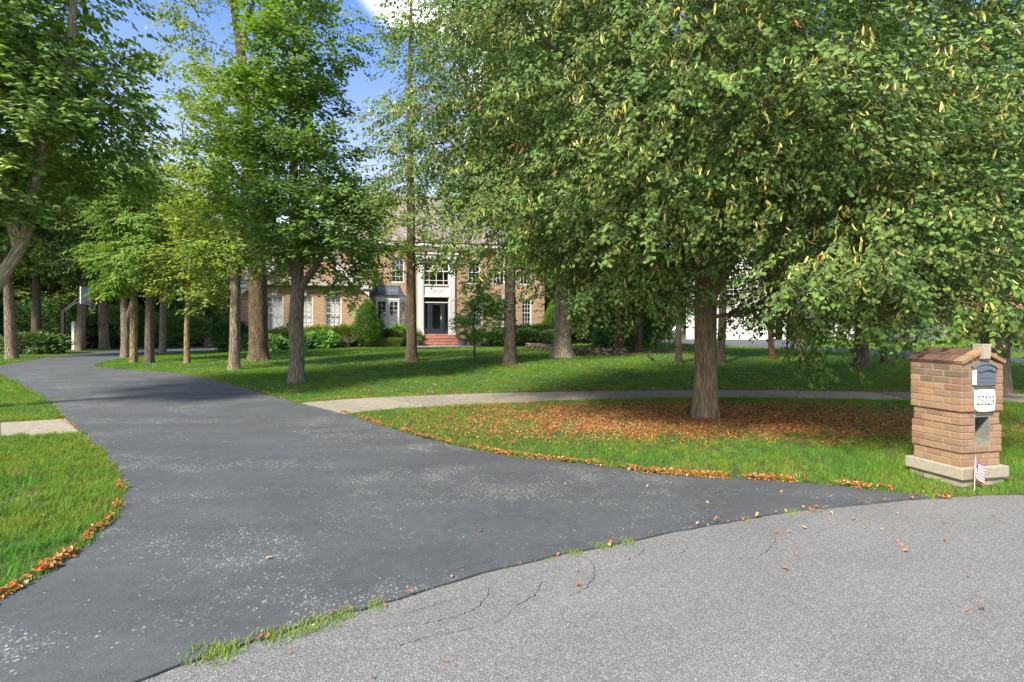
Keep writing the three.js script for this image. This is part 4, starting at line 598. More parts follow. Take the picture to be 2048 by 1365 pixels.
for (const [at, r0, tint, label, seed, bend] of [[[6.29, 19.82], 0.125, G.tulip, 'slim grey trunk just left of the big linden, beyond the pavement', 214, 0], [[7.9, 19.9], 0.16, G.tulip, 'trunk half hidden behind the big linden', 215, 0.1], [[10.56, 21.28], 0.12, G.yellow, 'slim reddish trunk seen through the linden leaves', 216, -0.1], [[11.57, 20.84], 0.10, G.tulip, 'thin curved trunk leaning in front of the white house', 217, -0.5], [[12.24, 18.38], 0.24, G.wood, 'stout dark trunk left of the mailbox beyond the pavement', 218, 0], [[13.94, 19.62], 0.13, G.wood, 'slim dark trunk next to the stout one behind the mailbox', 219, 0]])
  tree({ name: 'lawn_tree', label, at, bark: seed === 216 ? M.barkRed : M.barkDark, seed, detail: 18, flare: 0.45, minY: 0.35, trunk: [[0, -0.1, 0, r0], [bend * 0.5, 0.9, 0, r0 * 0.9], [bend, 2.4, 0, r0 * 0.85], [bend, 5, 0, r0 * 0.6], [bend, 9.5, 0, 0.02]], crown: [ell([bend, 6.6, 0], [1.9, 2.0, 1.9], 26, 0.75), ell([bend, 9.0, 0], [1.8, 1.6, 1.8], 16, 0.75)], sp: SP.wood, per: 15, tint, size: 0.7 });

// cedars right of the house
for (const [at, r0, seed, label, bark, dx] of [[[4.33, 27.9], 0.16, 220, 'leaning brown cedar trunk behind the low stone wall', M.barkBrown, 0.35], [[5.37, 29.8], 0.22, 221, 'dark cedar trunk in the shaded group right of the house', M.barkDark, 0], [[5.12, 25.26], 0.2, 222, 'reddish cedar trunk at the end of the stone wall', M.barkRed, 0.1], [[6.3, 26.6], 0.24, 223, 'twin dark cedar trunk above the brown mulch patch', M.barkDark, 0.25]])
  tree({ name: 'cedar_tree', label, at, bark, seed, detail: 16, flare: 0.35, minY: 0.3, trunk: [[0, -0.1, 0, r0], [dx * 0.4, 1.2, 0, r0 * 0.85], [dx, 3, 0, r0 * 0.7], [dx, 6, 0, r0 * 0.4], [dx, 8.5, 0, 0.02]], crown: [ell([dx + 0.6, 3.6, 0.3], [2.8, 1.2, 2.2], 46, 0.62), ell([dx, 5.6, 0], [2.2, 1.8, 2], 34, 0.7), ell([dx, 7.6, 0], [1.3, 1.3, 1.3], 14, 0.6), ell([dx + 1.9, 2.4, 0.6], [1.4, 0.5, 0.9], 14, 0.45)], sp: SP.cedar, mat: M.needle, per: 36, tint: G.dark, size: 2.0, droop: 0.3 });
// the wood behind: left of the drive, behind the house and beyond the neighbours
{
  const r = rngOf(400), protos = [0, 1, 2].map((k) => null);
  const spots = [[-24.6, 25.8, 0.26, 0, 'pale trunk on the outer verge of the drive, left of the basketball hoop'], [-30.2, 33.3, 0.3, 1, 'trunk in the shade left of the hoop at the wood edge'], [-28.6, 34.7, 0.3, 2, 'tan trunk standing right behind the basketball pole'], [-29.5, 38, 0.34, 0, 'leaning trunk behind the hoop in the wood edge'],
    [-35, 40], [-40, 36], [-46, 42], [-33, 46], [-38, 50], [-28, 47], [-44, 55], [-31, 54], [-24, 52], [-20, 53], [-16, 56], [-27, 60], [-35, 62], [-21, 64], [-12, 58], [-50, 50], [-43, 33],
    [-6, 52], [0, 50], [5, 46], [8, 52], [2, 58], [-2, 62], [11, 58], [28, 66], [20, 68], [36, 72], [46, 66], [54, 62], [30, 50], [36, 48], [60, 56], [27, 36], [31, 40]];
  spots.forEach(([x, d, r0 = 0.3, kind = Math.floor(r() * 3), lab], i) => {
    const lowL = x < -10, far = d > 44, h = lab ? 9.5 : lowL ? lerp(12, 16, r()) : lerp(9, 12, r()) , s = h / 13;
    const key = kind + (lowL ? 0 : 3);
    if (!protos[key] || lab) {
      const t = tree({ name: 'woodland_tree', label: lab || 'leafy woodland tree', at: [x, d], bark: kind === 1 ? M.barkDark : M.barkGrey, seed: 410 + i, detail: 12, flare: 0.3, minY: 0.2, trunk: [[0, -0.2, 0, r0], [0.1 * (kind - 1), 2, 0, r0 * 0.85], [0.2 * (kind - 1), 5, 0, r0 * 0.6], [0, 9 * (lab ? 0.75 : 1), 0, r0 * 0.3], [0, 13 * (lab ? 0.75 : 1), 0, 0.03]],
        crown: lab ? [ell([0, 7.0, 0], [2.5, 2.0, 2.4], 40, 0.9), ell([0.3, 9.3, 0], [2.2, 1.8, 2.2], 30, 0.9)] : [ell([0, 6.2, 0], [3.3, 2.8, 3.2], 50, 1.05), ell([0.3, 10, 0], [3.0, 2.6, 2.8], 40, 1.05), ell([0, 3.4, 0.4], [2.6, 1.2, 2.4], 16, 0.9)], sp: SP.wood, per: 13, tint: [G.wood, G.tulip, G.woodBlue][kind], size: 1.1, droop: 0.3 });
      if (!lab) { protos[key] = t.root; t.root.scale.setScalar(s); t.root.userData.label = lowL ? ['dark green woodland tree beyond the far bend of the drive', 'mid green woodland tree beyond the far bend of the drive', 'bluish green woodland tree beyond the far bend of the drive'][kind] : ['dark green tree in the background belt behind the houses', 'mid green tree in the background belt behind the houses', 'bluish green tree in the background belt behind the houses'][kind]; t.root.userData.group = lowL ? 'woodland trees beyond the drive' : 'background trees behind the houses'; }
      return;
    }
    const c = protos[key].clone(); c.name = numbered('woodland_tree'); c.position.set(x, GY(x, d) - 0.1, -d); c.rotation.y = r() * 6.28; c.scale.set(s * lerp(0.9, 1.15, r()), s, s * lerp(0.9, 1.15, r())); scene.add(c);
  });
}
// ---------------------------------------------------------------- shrubs and planting
function shrub({ name, label, at, y = 0, shape, n, tint, sp = SP.box, mat = M.needle, size = 1, seed, group, up = 0.7, boxy, category = 'shrub' }) {
  // shape(v) -> point in the shrub from a point in the unit ball; leaves point outwards
  const r = rngOf(seed), [x, d] = at, root = thing(name, label, category, [x, GY(x, d) + y - 0.02, -d], 0, group), lists = sp.map(() => []);
  n = Math.round(n * 0.7); size *= 1.16;
  for (let i = 0; i < n; i++) {
    const v = V(r() - 0.5, r() - 0.5, r() - 0.5); if (boxy) { v.multiplyScalar(2); const m = Math.max(Math.abs(v.x), Math.abs(v.y), Math.abs(v.z)), k = Math.pow(r(), 0.22) / m; v.multiplyScalar(k); } else v.normalize().multiplyScalar(Math.pow(r(), 0.24));
    const lump = 1 + 0.16 * N3(v.x * 2.2 + seed, v.y * 2.2, v.z * 2.2) + 0.05 * (r() - 0.5), p = shape(v.clone().multiplyScalar(boxy ? 1 + 0.06 * (lump - 1) : lump));
    const dir = V(v.x + (r() - 0.5) * 0.7, v.y * 0.6 + up * (0.4 + r()), v.z + (r() - 0.5) * 0.7), t = 1 + 0.4 * (r() - 0.5) + 0.25 * N3(v.x * 3, v.y * 3 + seed, v.z * 3), w = 0.3 * (r() - 0.5);
    lists[i % sp.length].push({ m: basisAt(p, dir, V(r() - 0.5, 1, r() - 0.5), size * lerp(0.75, 1.25, r())), c: [tint[0] * t * (1 + w), tint[1] * t, tint[2] * t] });
  }
  gather('foliage', sp, mat, lists, root);
  const st = []; for (let k = 0; k < 5; k++) { const a = k * 1.3 + seed, e = shape(V(0.45 * Math.cos(a), 0.1, 0.45 * Math.sin(a))); st.push(tube([V(e.x * 0.15, 0, e.z * 0.15), V(e.x * 0.6, e.y * 0.5, e.z * 0.6), e], [0.03, 0.022, 0.012], 5)); }
  mesh('stems', st, M.barkDark, root);
  return root;
}
const egg = (rx, ry, rz) => (v) => V(v.x * rx, ry * (0.5 + 0.5 * v.y) * 2 * 0.5 * 2 * 0.5 + 0, v.z * rz);
const ballS = (rx, h, rz) => (v) => V(v.x * rx, h * (0.5 + 0.5 * v.y), v.z * rz);
const coneS = (rx, h) => (v) => { const t = clamp(0.5 + 0.5 * v.y), k = Math.pow(Math.sin(Math.PI * Math.pow(lerp(0.12, 1, t), 0.62)), 0.75) * 1.05; return V(v.x * rx * (0.35 + 0.75 * k) * (1 - 0.45 * t), h * t, v.z * rx * (0.35 + 0.75 * k) * (1 - 0.45 * t)); };
const boxS = (rx, h, rz) => (v) => V(v.x * rx, h * (0.5 + 0.5 * v.y), v.z * rz);
const hu = (u, w) => fromHouse(u, w);
shrub({ name: 'arborvitae', label: 'large rounded green conifer at the right corner of the house wing', at: hu(7.35, -1.6), shape: coneS(0.95, 2.75), n: 5200, tint: [0.105, 0.217, 0.0308], sp: SP.cedar, size: 0.75, seed: 501, up: 1.2 });
shrub({ name: 'arborvitae', label: 'conical green conifer at the far right corner of the brick front', at: hu(19.3, 0.2), shape: coneS(0.95, 2.8), n: 4200, tint: [0.119, 0.231, 0.0308], sp: SP.cedar, size: 0.8, seed: 502, up: 1.2 });
shrub({ name: 'dark_shrub', label: 'dark glossy shrub at the left corner of the house wing', at: hu(-0.3, -0.9), shape: ballS(0.85, 1.75, 0.8), n: 2600, tint: [0.042, 0.112, 0.0252], size: 1.5, seed: 503 });
shrub({ name: 'dark_shrub', label: 'low dark shrub between the slender pear and the thick brown trunk', at: hu(0.9, -1.4), shape: ballS(0.75, 0.85, 0.6), n: 1500, tint: [0.063, 0.119, 0.035], size: 1.4, seed: 504 });
shrub({ name: 'azalea', label: 'olive green azalea under the first wing window', at: hu(2.5, -0.9), shape: ballS(0.85, 1.15, 0.7), n: 1900, tint: [0.126, 0.182, 0.0364], size: 1.4, seed: 505 });
shrub({ name: 'azalea', label: 'yellowish clipped azalea under the middle wing window', at: hu(4.5, -0.9), shape: ballS(1.0, 1.2, 0.75), n: 2300, tint: [0.224, 0.266, 0.035], size: 1.4, seed: 506 });
shrub({ name: 'azalea', label: 'yellowish rounded azalea under the third wing window', at: hu(6.0, -0.95), shape: ballS(0.85, 1.2, 0.7), n: 2000, tint: [0.196, 0.245, 0.0336], size: 1.4, seed: 507 });
shrub({ name: 'garden_perennial', label: 'loose bright green perennial at the lawn edge before the first wing window', at: hu(2.1, -2.2), shape: ballS(0.75, 0.7, 0.5), n: 800, tint: [0.14, 0.294, 0.056], sp: SP.maple, size: 0.75, seed: 508, category: 'plant' });
shrub({ name: 'garden_perennial', label: 'bright green leafy perennial in front of the yellowish azaleas', at: hu(4.9, -2.3), shape: ballS(0.85, 0.85, 0.5), n: 1000, tint: [0.14, 0.336, 0.049], sp: SP.maple, size: 0.75, seed: 509, category: 'plant' });
shrub({ name: 'garden_perennial', label: 'blue green perennial right of the forked pear trunk', at: hu(3.9, -2.5), shape: ballS(0.6, 0.6, 0.45), n: 600, tint: [0.077, 0.196, 0.084], sp: SP.maple, size: 0.7, seed: 510, category: 'plant' });
shrub({ name: 'box_hedge', label: 'small square clipped box hedge left of the tall straight trunk', at: hu(8.6, -1.6), shape: boxS(0.62, 0.42, 0.35), boxy: true, n: 1200, tint: [0.196, 0.294, 0.042], size: 1.0, seed: 511, category: 'hedge' });
shrub({ name: 'round_shrub', label: 'lime green rounded shrub below the bay window', at: hu(9.1, 0.35), shape: ballS(0.55, 1.25, 0.5), n: 1300, tint: [0.14, 0.336, 0.035], size: 1.2, seed: 512 });
shrub({ name: 'round_shrub', label: 'grey brown shrub between the large conifer and the tall straight trunk', at: hu(8.6, -0.6), shape: ballS(0.65, 0.95, 0.55), n: 1300, tint: [0.105, 0.119, 0.049], size: 1.3, seed: 513 });
shrub({ name: 'round_shrub', label: 'small shrub with whitish flowers beside the entrance pilaster', at: hu(10.15, 0.7), shape: ballS(0.45, 0.9, 0.4), n: 800, tint: [0.224, 0.28, 0.168], size: 1.2, seed: 514 });
shrub({ name: 'clipped_hedge', label: 'dark clipped hedge below the right ground floor window', at: hu(17.6, 0.2), shape: boxS(1.35, 1.15, 0.55), boxy: true, n: 3400, tint: [0.063, 0.14, 0.0308], size: 1.3, seed: 515, category: 'hedge' });
shrub({ name: 'clipped_hedge', label: 'lower dark rounded shrub in front of the clipped hedge', at: hu(17.1, -1.0), shape: ballS(0.9, 0.95, 0.7), n: 2000, tint: [0.07, 0.154, 0.0336], size: 1.3, seed: 516 });
shrub({ name: 'clipped_hedge', label: 'grey green shrub at the right end of the front bed', at: hu(18.7, -1.3), shape: ballS(0.85, 0.85, 0.7), n: 1700, tint: [0.098, 0.168, 0.063], size: 1.3, seed: 517 });
shrub({ name: 'garden_perennial', label: 'yellow green plants in the bed right of the steps', at: hu(14.4, -0.8), shape: ballS(1.0, 0.75, 0.6), n: 1100, tint: [0.168, 0.294, 0.049], sp: SP.maple, size: 0.75, seed: 518, category: 'plant' });
shrub({ name: 'garden_perennial', label: 'leafy plant bed under the dark trunk right of the sapling', at: hu(15.9, -1.0), shape: ballS(0.9, 0.85, 0.6), n: 1000, tint: [0.105, 0.224, 0.042], sp: SP.maple, size: 0.75, seed: 519, category: 'plant' });
shrub({ name: 'young_shrub', label: 'small bright shrub behind the right end of the stone wall', at: [4.9, 26.9], shape: ballS(0.6, 1.0, 0.55), n: 700, tint: [0.112, 0.28, 0.07], sp: SP.maple, size: 0.8, seed: 520 });
shrub({ name: 'clipped_hedge', label: 'hedge in front of the white house window', at: [25.2, 46.2], shape: boxS(2.2, 1.3, 0.7), boxy: true, n: 2200, tint: [0.098, 0.238, 0.035], size: 2.2, seed: 521, category: 'hedge' });
shrub({ name: 'clipped_hedge', label: 'hedge right of the curved trunk before the white house', at: [30.0, 46.2], shape: boxS(2.0, 1.3, 0.7), boxy: true, n: 2000, tint: [0.084, 0.21, 0.035], size: 2.2, seed: 522, category: 'hedge' });
shrub({ name: 'ornamental_shrub', label: 'orange yellow shrub at the back of the sunlit lawn past the mailbox', at: [40.6, 46], shape: ballS(1.6, 2.2, 1.4), n: 1500, tint: [0.42, 0.308, 0.028], size: 2.6, seed: 523 });
shrub({ name: 'ornamental_shrub', label: 'yellow green shrub beside the orange one on the sunlit lawn', at: [38.2, 46.5], shape: ballS(1.5, 2.8, 1.4), n: 1500, tint: [0.28, 0.35, 0.028], size: 2.6, seed: 524 });
shrub({ name: 'ornamental_shrub', label: 'dark green shrub right of the orange one on the sunlit lawn', at: [44, 46], shape: ballS(2, 2.4, 1.6), n: 1800, tint: [0.084, 0.182, 0.035], size: 2.6, seed: 525 });
shrub({ name: 'verge_shrub', label: 'low spreading shrub on the outer verge near the basketball hoop', at: [-27.9, 30.6], shape: ballS(1.9, 0.95, 0.8), n: 1500, tint: [0.098, 0.168, 0.042], sp: SP.maple, size: 1.0, seed: 526 });
{ // shrubs filling the wood edge
  const r = rngOf(530), protoA = shrub({ name: 'understorey_shrub', label: 'dark leafy understorey shrub at the shaded wood edge beyond the drive', at: [-33, 37.5], shape: ballS(2.3, 3.4, 1.9), n: 2300, tint: [0.10, 0.20, 0.055], sp: SP.wood, size: 0.62, seed: 531, group: 'understorey shrubs at the wood edge' });
  const protoB = shrub({ name: 'understorey_shrub', label: 'mid green understorey shrub among the woodland trunks beyond the drive', at: [-27, 42.5], shape: ballS(2.1, 2.6, 1.8), n: 2000, tint: [0.13, 0.24, 0.055], sp: SP.wood, size: 0.55, seed: 532, group: 'lighter shrubs among the woodland trunks' });
  for (const [x, d, k] of [[-37, 34], [-41, 33], [-30.5, 41], [-34, 42], [-38, 40], [-43, 40], [-26, 46.5, 1], [-29.5, 46], [-22.5, 49.5, 1], [-18.5, 52, 1], [-14.5, 50], [-36, 48], [-25, 54], [-20, 57], [-15, 57], [-30, 52], [-12, 53], [-10, 49, 1], [-45, 47], [-7, 54], [7.2, 32.5], [8.8, 36], [5.6, 38], [0, 56], [9.5, 52], [5, 44], [14, 60], [22, 62], [32, 62], [48, 60], [36, 62], [27, 61], [54, 56]]) {
    const c = (k ? protoB : protoA).clone(); c.name = numbered('understorey_shrub'); c.position.set(x, GY(x, d) - 0.05, -d); c.rotation.y = r() * 6.28; const s = lerp(0.85, 1.3, r()); c.scale.set(s, s * lerp(0.8, 1.15, r()), s); scene.add(c);
    if (x > 0) tag(c, 'dark shrub in the background belt right of the brick house', 'shrub', 'background shrubs right of the house');
  }
}
{ // bare twiggy shrub at the lawn edge
  const [x, d] = [-8.85, 28.4], t = thing('bare_shrub', 'leafless twiggy grey shrub at the lawn edge below the wing', 'shrub', [x, GY(x, d), -d]), r = rngOf(540), g = [];
  for (let i = 0; i < 26; i++) { const a = i * 2.4, e = V(Math.cos(a) * lerp(0.3, 0.75, r()), lerp(0.5, 0.95, r()), Math.sin(a) * lerp(0.2, 0.5, r())); g.push(tube([V(0.02 * Math.cos(a), 0.28, 0), V(e.x * 0.4, 0.42, e.z * 0.4), e], [0.016, 0.012, 0.005], 4)); }
  mesh('stem', tube([V(0, -0.05, 0), V(0.02, 0.3, 0)], [0.035, 0.025], 6), M.barkGrey, t); mesh('twigs', g, M.barkPale, t);
}
// potted plants beside the steps
M.pot = MAT({ color: lin(0.13, 0.13, 0.125), roughness: 0.75 });
for (const [u, w, tint, label, seed] of [[10.2, -0.55, [0.12, 0.22, 0.03], 'squat grey pot with yellow green plant left of the brick steps', 541], [13.1, -0.75, [0.07, 0.17, 0.03], 'dark bucket shaped pot with plant right of the brick steps', 542]]) {
  const [x, d] = hu(u, w), t = thing('flower_pot', label, 'flower pot', [x, GY(x, d), -d]), k = seed === 541 ? 1 : 1.15, pr = [[0.0, 0.0], [0.20, 0.0], [0.22, 0.05], [0.29, 0.36], [0.32, 0.38], [0.32, 0.42], [0.28, 0.42], [0.26, 0.36], [0, 0.36]].map(([a, b]) => new THREE.Vector2(a, b * k));
  mesh('pot', new THREE.LatheGeometry(pr, 20), M.pot, t); mesh('soil', new THREE.CylinderGeometry(0.265, 0.26, 0.02, 16), M.dark, t, [0, 0.372 * k, 0]);
  const r = rngOf(seed), l = [[], []]; for (let i = 0; i < 130; i++) { const v = V(r() - 0.5, r(), r() - 0.5).normalize(); l[i % 2].push({ m: basisAt(V(v.x * 0.28, 0.4 * k + v.y * 0.26, v.z * 0.28), v, V(0, 1, 0.2), lerp(0.5, 0.8, r())), c: tint }); } gather('plant', SP.maple, M.leaf, l, t);
}
// dry-laid stone wall beside the old maple
{
  const r = rngOf(550), gs = blank(4, (k) => { const g = new THREE.DodecahedronGeometry(0.5, 0), p = g.attributes.position; for (let i = 0; i < p.count; i++) { const v = V(p.getX(i), p.getY(i), p.getZ(i)), s = 1 + 0.22 * N3(v.x * 2 + k * 9, v.y * 2, v.z * 2); p.setXYZ(i, v.x * s, v.y * s, v.z * s); } g.computeVertexNormals(); return g; });
  const ms = [[0.30, 0.26, 0.21], [0.24, 0.21, 0.17], [0.36, 0.31, 0.25], [0.20, 0.18, 0.15]].map((c) => MAT({ color: lin(...c), map: grain, roughness: 0.95 }));
  for (const [line, label] of [[[[0.9, 29.8], [1.7, 27.8], [2.5, 25.8], [3.0, 24.4]], 'low dry stone wall running behind the thick grey trunk to the hedge'], [[[3.15, 24.2], [3.9, 23.6], [5.0, 23.3]], 'low dry stone wall end right of the thick grey trunk']]) {
    const c = new THREE.CatmullRomCurve3(line.map(([x, d]) => V(x, GY(x, d), -d))), L = c.getLength(), o = line[0], t = thing('stone_wall', label, 'wall', [o[0], GY(...o), -o[1]]);
    for (let row = 0; row < 3; row++) for (let s = row * 0.1; s < L; s += lerp(0.22, 0.4, r())) { const p = c.getPointAt(clamp(s / L)), q = mesh('stone', gs[Math.floor(r() * 4)], ms[Math.floor(r() * 4)], t, [p.x - o[0] + (r() - 0.5) * 0.1, p.y - GY(...o) + 0.05 + row * 0.1, p.z + o[1] + (r() - 0.5) * 0.12], [0, r() * 6, (r() - 0.5) * 0.3]); q.scale.set(lerp(0.28, 0.5, r()), lerp(0.11, 0.17, r()), lerp(0.25, 0.36, r())); }
  }
}
// ---------------------------------------------------------------- brick mailbox pillar
{
  const T = thing('mailbox_pillar', 'brick mailbox pillar with white base, gabled top and house number plaque', 'mailbox', [4.55, 0.0, -5.3], 12.5 * Math.PI / 180), r = rngOf(600);
  const bt = dataTex(128, 128, (i, j, o) => { const s = sstep(0.1, 0.5, fbm(i * 0.035, j * 0.05, 3)), v = 225 + 50 * (rnd0() - 0.5) + 22 * fbm(i * 0.12, j * 0.12, 3); o[0] = v * (1 - 0.26 * s); o[1] = v * (1 - 0.44 * s); o[2] = v * (1 - 0.44 * s); }, true, [3.1, 5.3]), bb = dataTex(128, 128, (i, j, o) => { o[0] = o[1] = o[2] = 128 + 70 * fbm(i * 0.1, j * 0.1, 3) + 60 * (rnd0() - 0.5); }, false, [3, 3]);
  const tones = [[0.46, 0.275, 0.145], [0.41, 0.25, 0.14], [0.48, 0.305, 0.165], [0.38, 0.25, 0.145], [0.44, 0.285, 0.155], [0.36, 0.20, 0.115]].map((c) => MAT({ color: lin(...c), map: bt, bumpMap: bb, bumpScale: 0.004, roughness: 0.92 }));
  const topTones = [[0.26, 0.185, 0.11], [0.22, 0.165, 0.10], [0.29, 0.20, 0.12]].map((c) => MAT({ color: lin(...c), map: bt, bumpMap: bb, bumpScale: 0.004, roughness: 0.95 }));   // darker, browner brick tones for the upper courses on the tree side
  const mortar = MAT({ color: lin(0.40, 0.35, 0.27), map: grain, bumpMap: grainBump, bumpScale: 0.003, roughness: 0.97 }), lime = MAT({ color: lin(0.55, 0.50, 0.41), map: grain, bumpMap: grainBump, bumpScale: 0.002, roughness: 0.9 });
  const PW = 0.62, PD = 0.61, in0 = 0.055, x0 = in0, x1 = PW - in0, z0 = -in0, z1 = -PD + in0, ch = 0.0707, y0 = 0.19, n = 15;
  mesh('footing', box(0.03, -0.1, -PD + 0.03, PW - 0.03, 0.075, -0.03), M.concrete, T);
  mesh('base_course', new RoundedBoxGeometry(PW, 0.115, PD, 2, 0.008), lime, T, [PW / 2, 0.1325, -PD / 2]);
  const hole = [0.220, 0.445, 0.435, 0.712], door = [0.172, 1.02, 0.476, 1.27];
  // mortar core in pieces, leaving the newspaper recess open at the front
  const tier = (c) => c < 2 ? 0 : c < 6 ? 0.013 : c < 8 ? 0 : 0.02;
  for (const [c0, c1] of [[0, 2], [2, 6], [6, 8], [8, 15]]) {
    const g = tier(c0) - 0.005, A = x0 - g, Bx = x1 + g, F = z0 + g, K = z1 - g, ya = y0 + c0 * ch + (c0 ? 0.003 : 0), yb = y0 + c1 * ch - 0.003, zb = z0 - 0.30, parts = [box(A, ya, K, Bx, yb, zb)];
    const lo = Math.max(ya, hole[1]), hi = Math.min(yb, hole[3]);
    if (hi > lo) { parts.push(box(A, ya, zb, hole[0], yb, F), box(hole[2], ya, zb, Bx, yb, F)); if (lo > ya) parts.push(box(hole[0], ya, zb, hole[2], lo, F - 0.001)); if (hi < yb) parts.push(box(hole[0], hi, zb, hole[2], yb, F - 0.001)); } else parts.push(box(A, ya, zb, Bx, yb, F));
    mesh('mortar', parts, mortar, T);
  }
  const geoC = {}, bg = (w, h, d) => geoC[[w, h, d].map((v) => v.toFixed(3))] ??= new RoundedBoxGeometry(w, h, d, 1, 0.005);
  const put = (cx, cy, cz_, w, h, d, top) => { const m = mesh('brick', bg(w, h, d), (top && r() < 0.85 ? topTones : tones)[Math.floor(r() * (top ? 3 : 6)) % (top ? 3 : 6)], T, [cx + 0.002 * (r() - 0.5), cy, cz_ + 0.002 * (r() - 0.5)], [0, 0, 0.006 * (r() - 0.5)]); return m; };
  for (let c = 0; c < n; c++) {
    const e = tier(c), a = x0 - e, b = x1 + e, f = z0 + e, k = z1 - e, y = y0 + (c + 0.5) * ch, odd = c % 2, bw = 0.10, h = ch - 0.012, J = 0.012;
    const row = (from, to, off, fn) => { let s = from; let first = true; while (s < to - 0.02) { let L = first && off ? 0.10 : 0.185; L = Math.min(L, to - s); if (to - s - L < 0.05) L = to - s; fn(s, s + L - (s + L >= to - 1e-6 ? 0 : J)); s += L; first = false; } };
    const cutF = (p, q) => { for (const [l, lo, rr, hi] of [hole, door]) if (y + h / 2 > lo && y - h / 2 < hi) { const out = []; for (const [u, v] of [[p, Math.min(q, l)], [Math.max(p, rr), q]]) if (v - u > 0.015) out.push([u, v]); return out; } return [[p, q]]; };
    // front and back run the full width on even courses, the sides on odd ones
    const fx0 = odd ? a + bw + J : a, fx1 = odd ? b - bw - J : b, sz0 = odd ? f : f - bw - J, sz1 = odd ? k : k + bw + J;
    row(fx0, fx1, false, (p, q) => { for (const [u, v] of cutF(p, q)) put((u + v) / 2, y, f - bw / 2, v - u, h, bw); put((p + q) / 2, y, k + bw / 2, q - p, h, bw); });
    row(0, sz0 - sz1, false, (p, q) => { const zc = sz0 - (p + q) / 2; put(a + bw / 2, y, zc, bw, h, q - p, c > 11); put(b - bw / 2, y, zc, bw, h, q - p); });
  }
  const ye = y0 + n * ch, px = PW / 2, peak = ye + 0.125;
  const gab = new THREE.Shape([[x0 - 0.012, ye - 0.002], [x1 + 0.012, ye - 0.002], [px, peak - 0.045]].map((p) => new THREE.Vector2(...p))), gg = new THREE.ExtrudeGeometry(gab, { depth: PD - 2 * in0 + 0.02, bevelEnabled: false }); gg.translate(0, 0, z1 - 0.01); mesh('gable', gg, tones[3], T);
  // sloping brick cap: bricks laid up each slope
  const half = px - x0 + 0.035, ang = Math.atan2(peak - ye, half), sl = Math.hypot(peak - ye, half), red = [[0.17, 0.09, 0.06], [0.20, 0.11, 0.075], [0.14, 0.08, 0.06]].map((c) => MAT({ color: lin(...c), map: bt, bumpMap: bb, bumpScale: 0.004, roughness: 0.95 }));
  for (const s of [-1, 1]) for (let i = 0; i < 6; i++) for (let j = 0; j < 2; j++) { const t = (j + 0.5) / 2 * sl, z = z0 + 0.045 - (i + 0.5) * 0.1; mesh('cap_brick', bg(sl / 2 - 0.008, 0.042, 0.092), i === 0 ? tones[(j + 3) % 6] : red[(i + j) % 3], T, [px + s * (half - t * Math.cos(ang)), ye + t * Math.sin(ang) + 0.012, z], [0, 0, s > 0 ? -ang : ang]); }
  mesh('keystone', (() => { const s = new THREE.Shape([[-0.036, 0], [0.036, 0], [0.05, 0.145], [-0.05, 0.145]].map((p) => new THREE.Vector2(...p))), g = new THREE.ExtrudeGeometry(s, { depth: 0.10, bevelEnabled: true, bevelSize: 0.004, bevelThickness: 0.004, bevelSegments: 1 }); return g; })(), lime, T, [px, ye + 0.055, z0 - 0.035]);
  // recess
  const cem = MAT({ color: lin(0.30, 0.31, 0.29), map: grain, bumpMap: grainBump, bumpScale: 0.003, roughness: 0.95 });
  const [hl, hb, hr, ht] = hole, fz = z0 + 0.004; mesh('newspaper_recess', [box(hl + 0.001, hb, z0 - 0.29, hl + 0.014, ht, fz), box(hr - 0.014, hb, z0 - 0.29, hr - 0.001, ht, fz), box(hl + 0.014, hb, z0 - 0.29, hr - 0.014, hb + 0.013, fz), box(hl + 0.014, ht - 0.013, z0 - 0.29, hr - 0.014, ht - 0.001, fz), box(hl + 0.014, hb + 0.013, z0 - 0.29, hr - 0.014, ht - 0.013, z0 - 0.27)], cem, T);
  // mailbox door with arched hood
  const steel = MAT({ color: lin(0.105, 0.125, 0.15), roughness: 0.5, metalness: 0.2 }), pale = MAT({ color: lin(0.62, 0.60, 0.55), roughness: 0.6 });
  const dw = door[2] - door[0], cx = (door[0] + door[2]) / 2, db = door[1], arcS = (w, h, rise) => { const s = new THREE.Shape(); s.moveTo(-w / 2, 0); s.lineTo(w / 2, 0); s.lineTo(w / 2, h); s.quadraticCurveTo(0, h + 2 * rise, -w / 2, h); s.closePath(); return s; };
  const ext = (s, d, b = 0.004) => new THREE.ExtrudeGeometry(s, { depth: d, bevelEnabled: true, bevelSize: b, bevelThickness: b, bevelSegments: 2, curveSegments: 12 });
  mesh('mailbox_frame', ext(arcS(dw - 0.008, 0.185, 0.04), 0.10), steel, T, [cx, db + 0.004, z0 - 0.085]);
  const md = mesh('mailbox_door', ext(arcS(dw - 0.055, 0.165, 0.032), 0.02, 0.006), steel, T, [cx, db + 0.012, z0 + 0.022]);
  mesh('door_panel', [box(-0.085, 0.075, 0.02, 0.085, 0.084, 0.034), box(-0.085, 0.03, 0.02, 0.085, 0.072, 0.029)], steel, md);
  mesh('door_pull', tube(blank(11, (i) => { const t = i / 10 * 2 - 1; return V(t * 0.10, 0.135 + 0.028 * (1 - t * t), 0.034); }), blank(11, () => 0.009), 6), steel, md);
  mesh('hood', tube(blank(15, (i) => { const t = i / 14 * 2 - 1; return V(cx + t * (dw / 2 + 0.004), db + 0.19 + 0.052 * (1 - t * t), z0 + 0.03); }), blank(15, () => 0.013), 6), steel, T);
  mesh('hood_plate', ext((() => { const s = new THREE.Shape(); s.moveTo(-dw / 2, 0.19); s.quadraticCurveTo(0, 0.295, dw / 2, 0.19); s.lineTo(dw / 2, 0.178); s.quadraticCurveTo(0, 0.272, -dw / 2, 0.178); s.closePath(); return s; })(), 0.08, 0.002), steel, T, [cx, db, z0 - 0.03]);
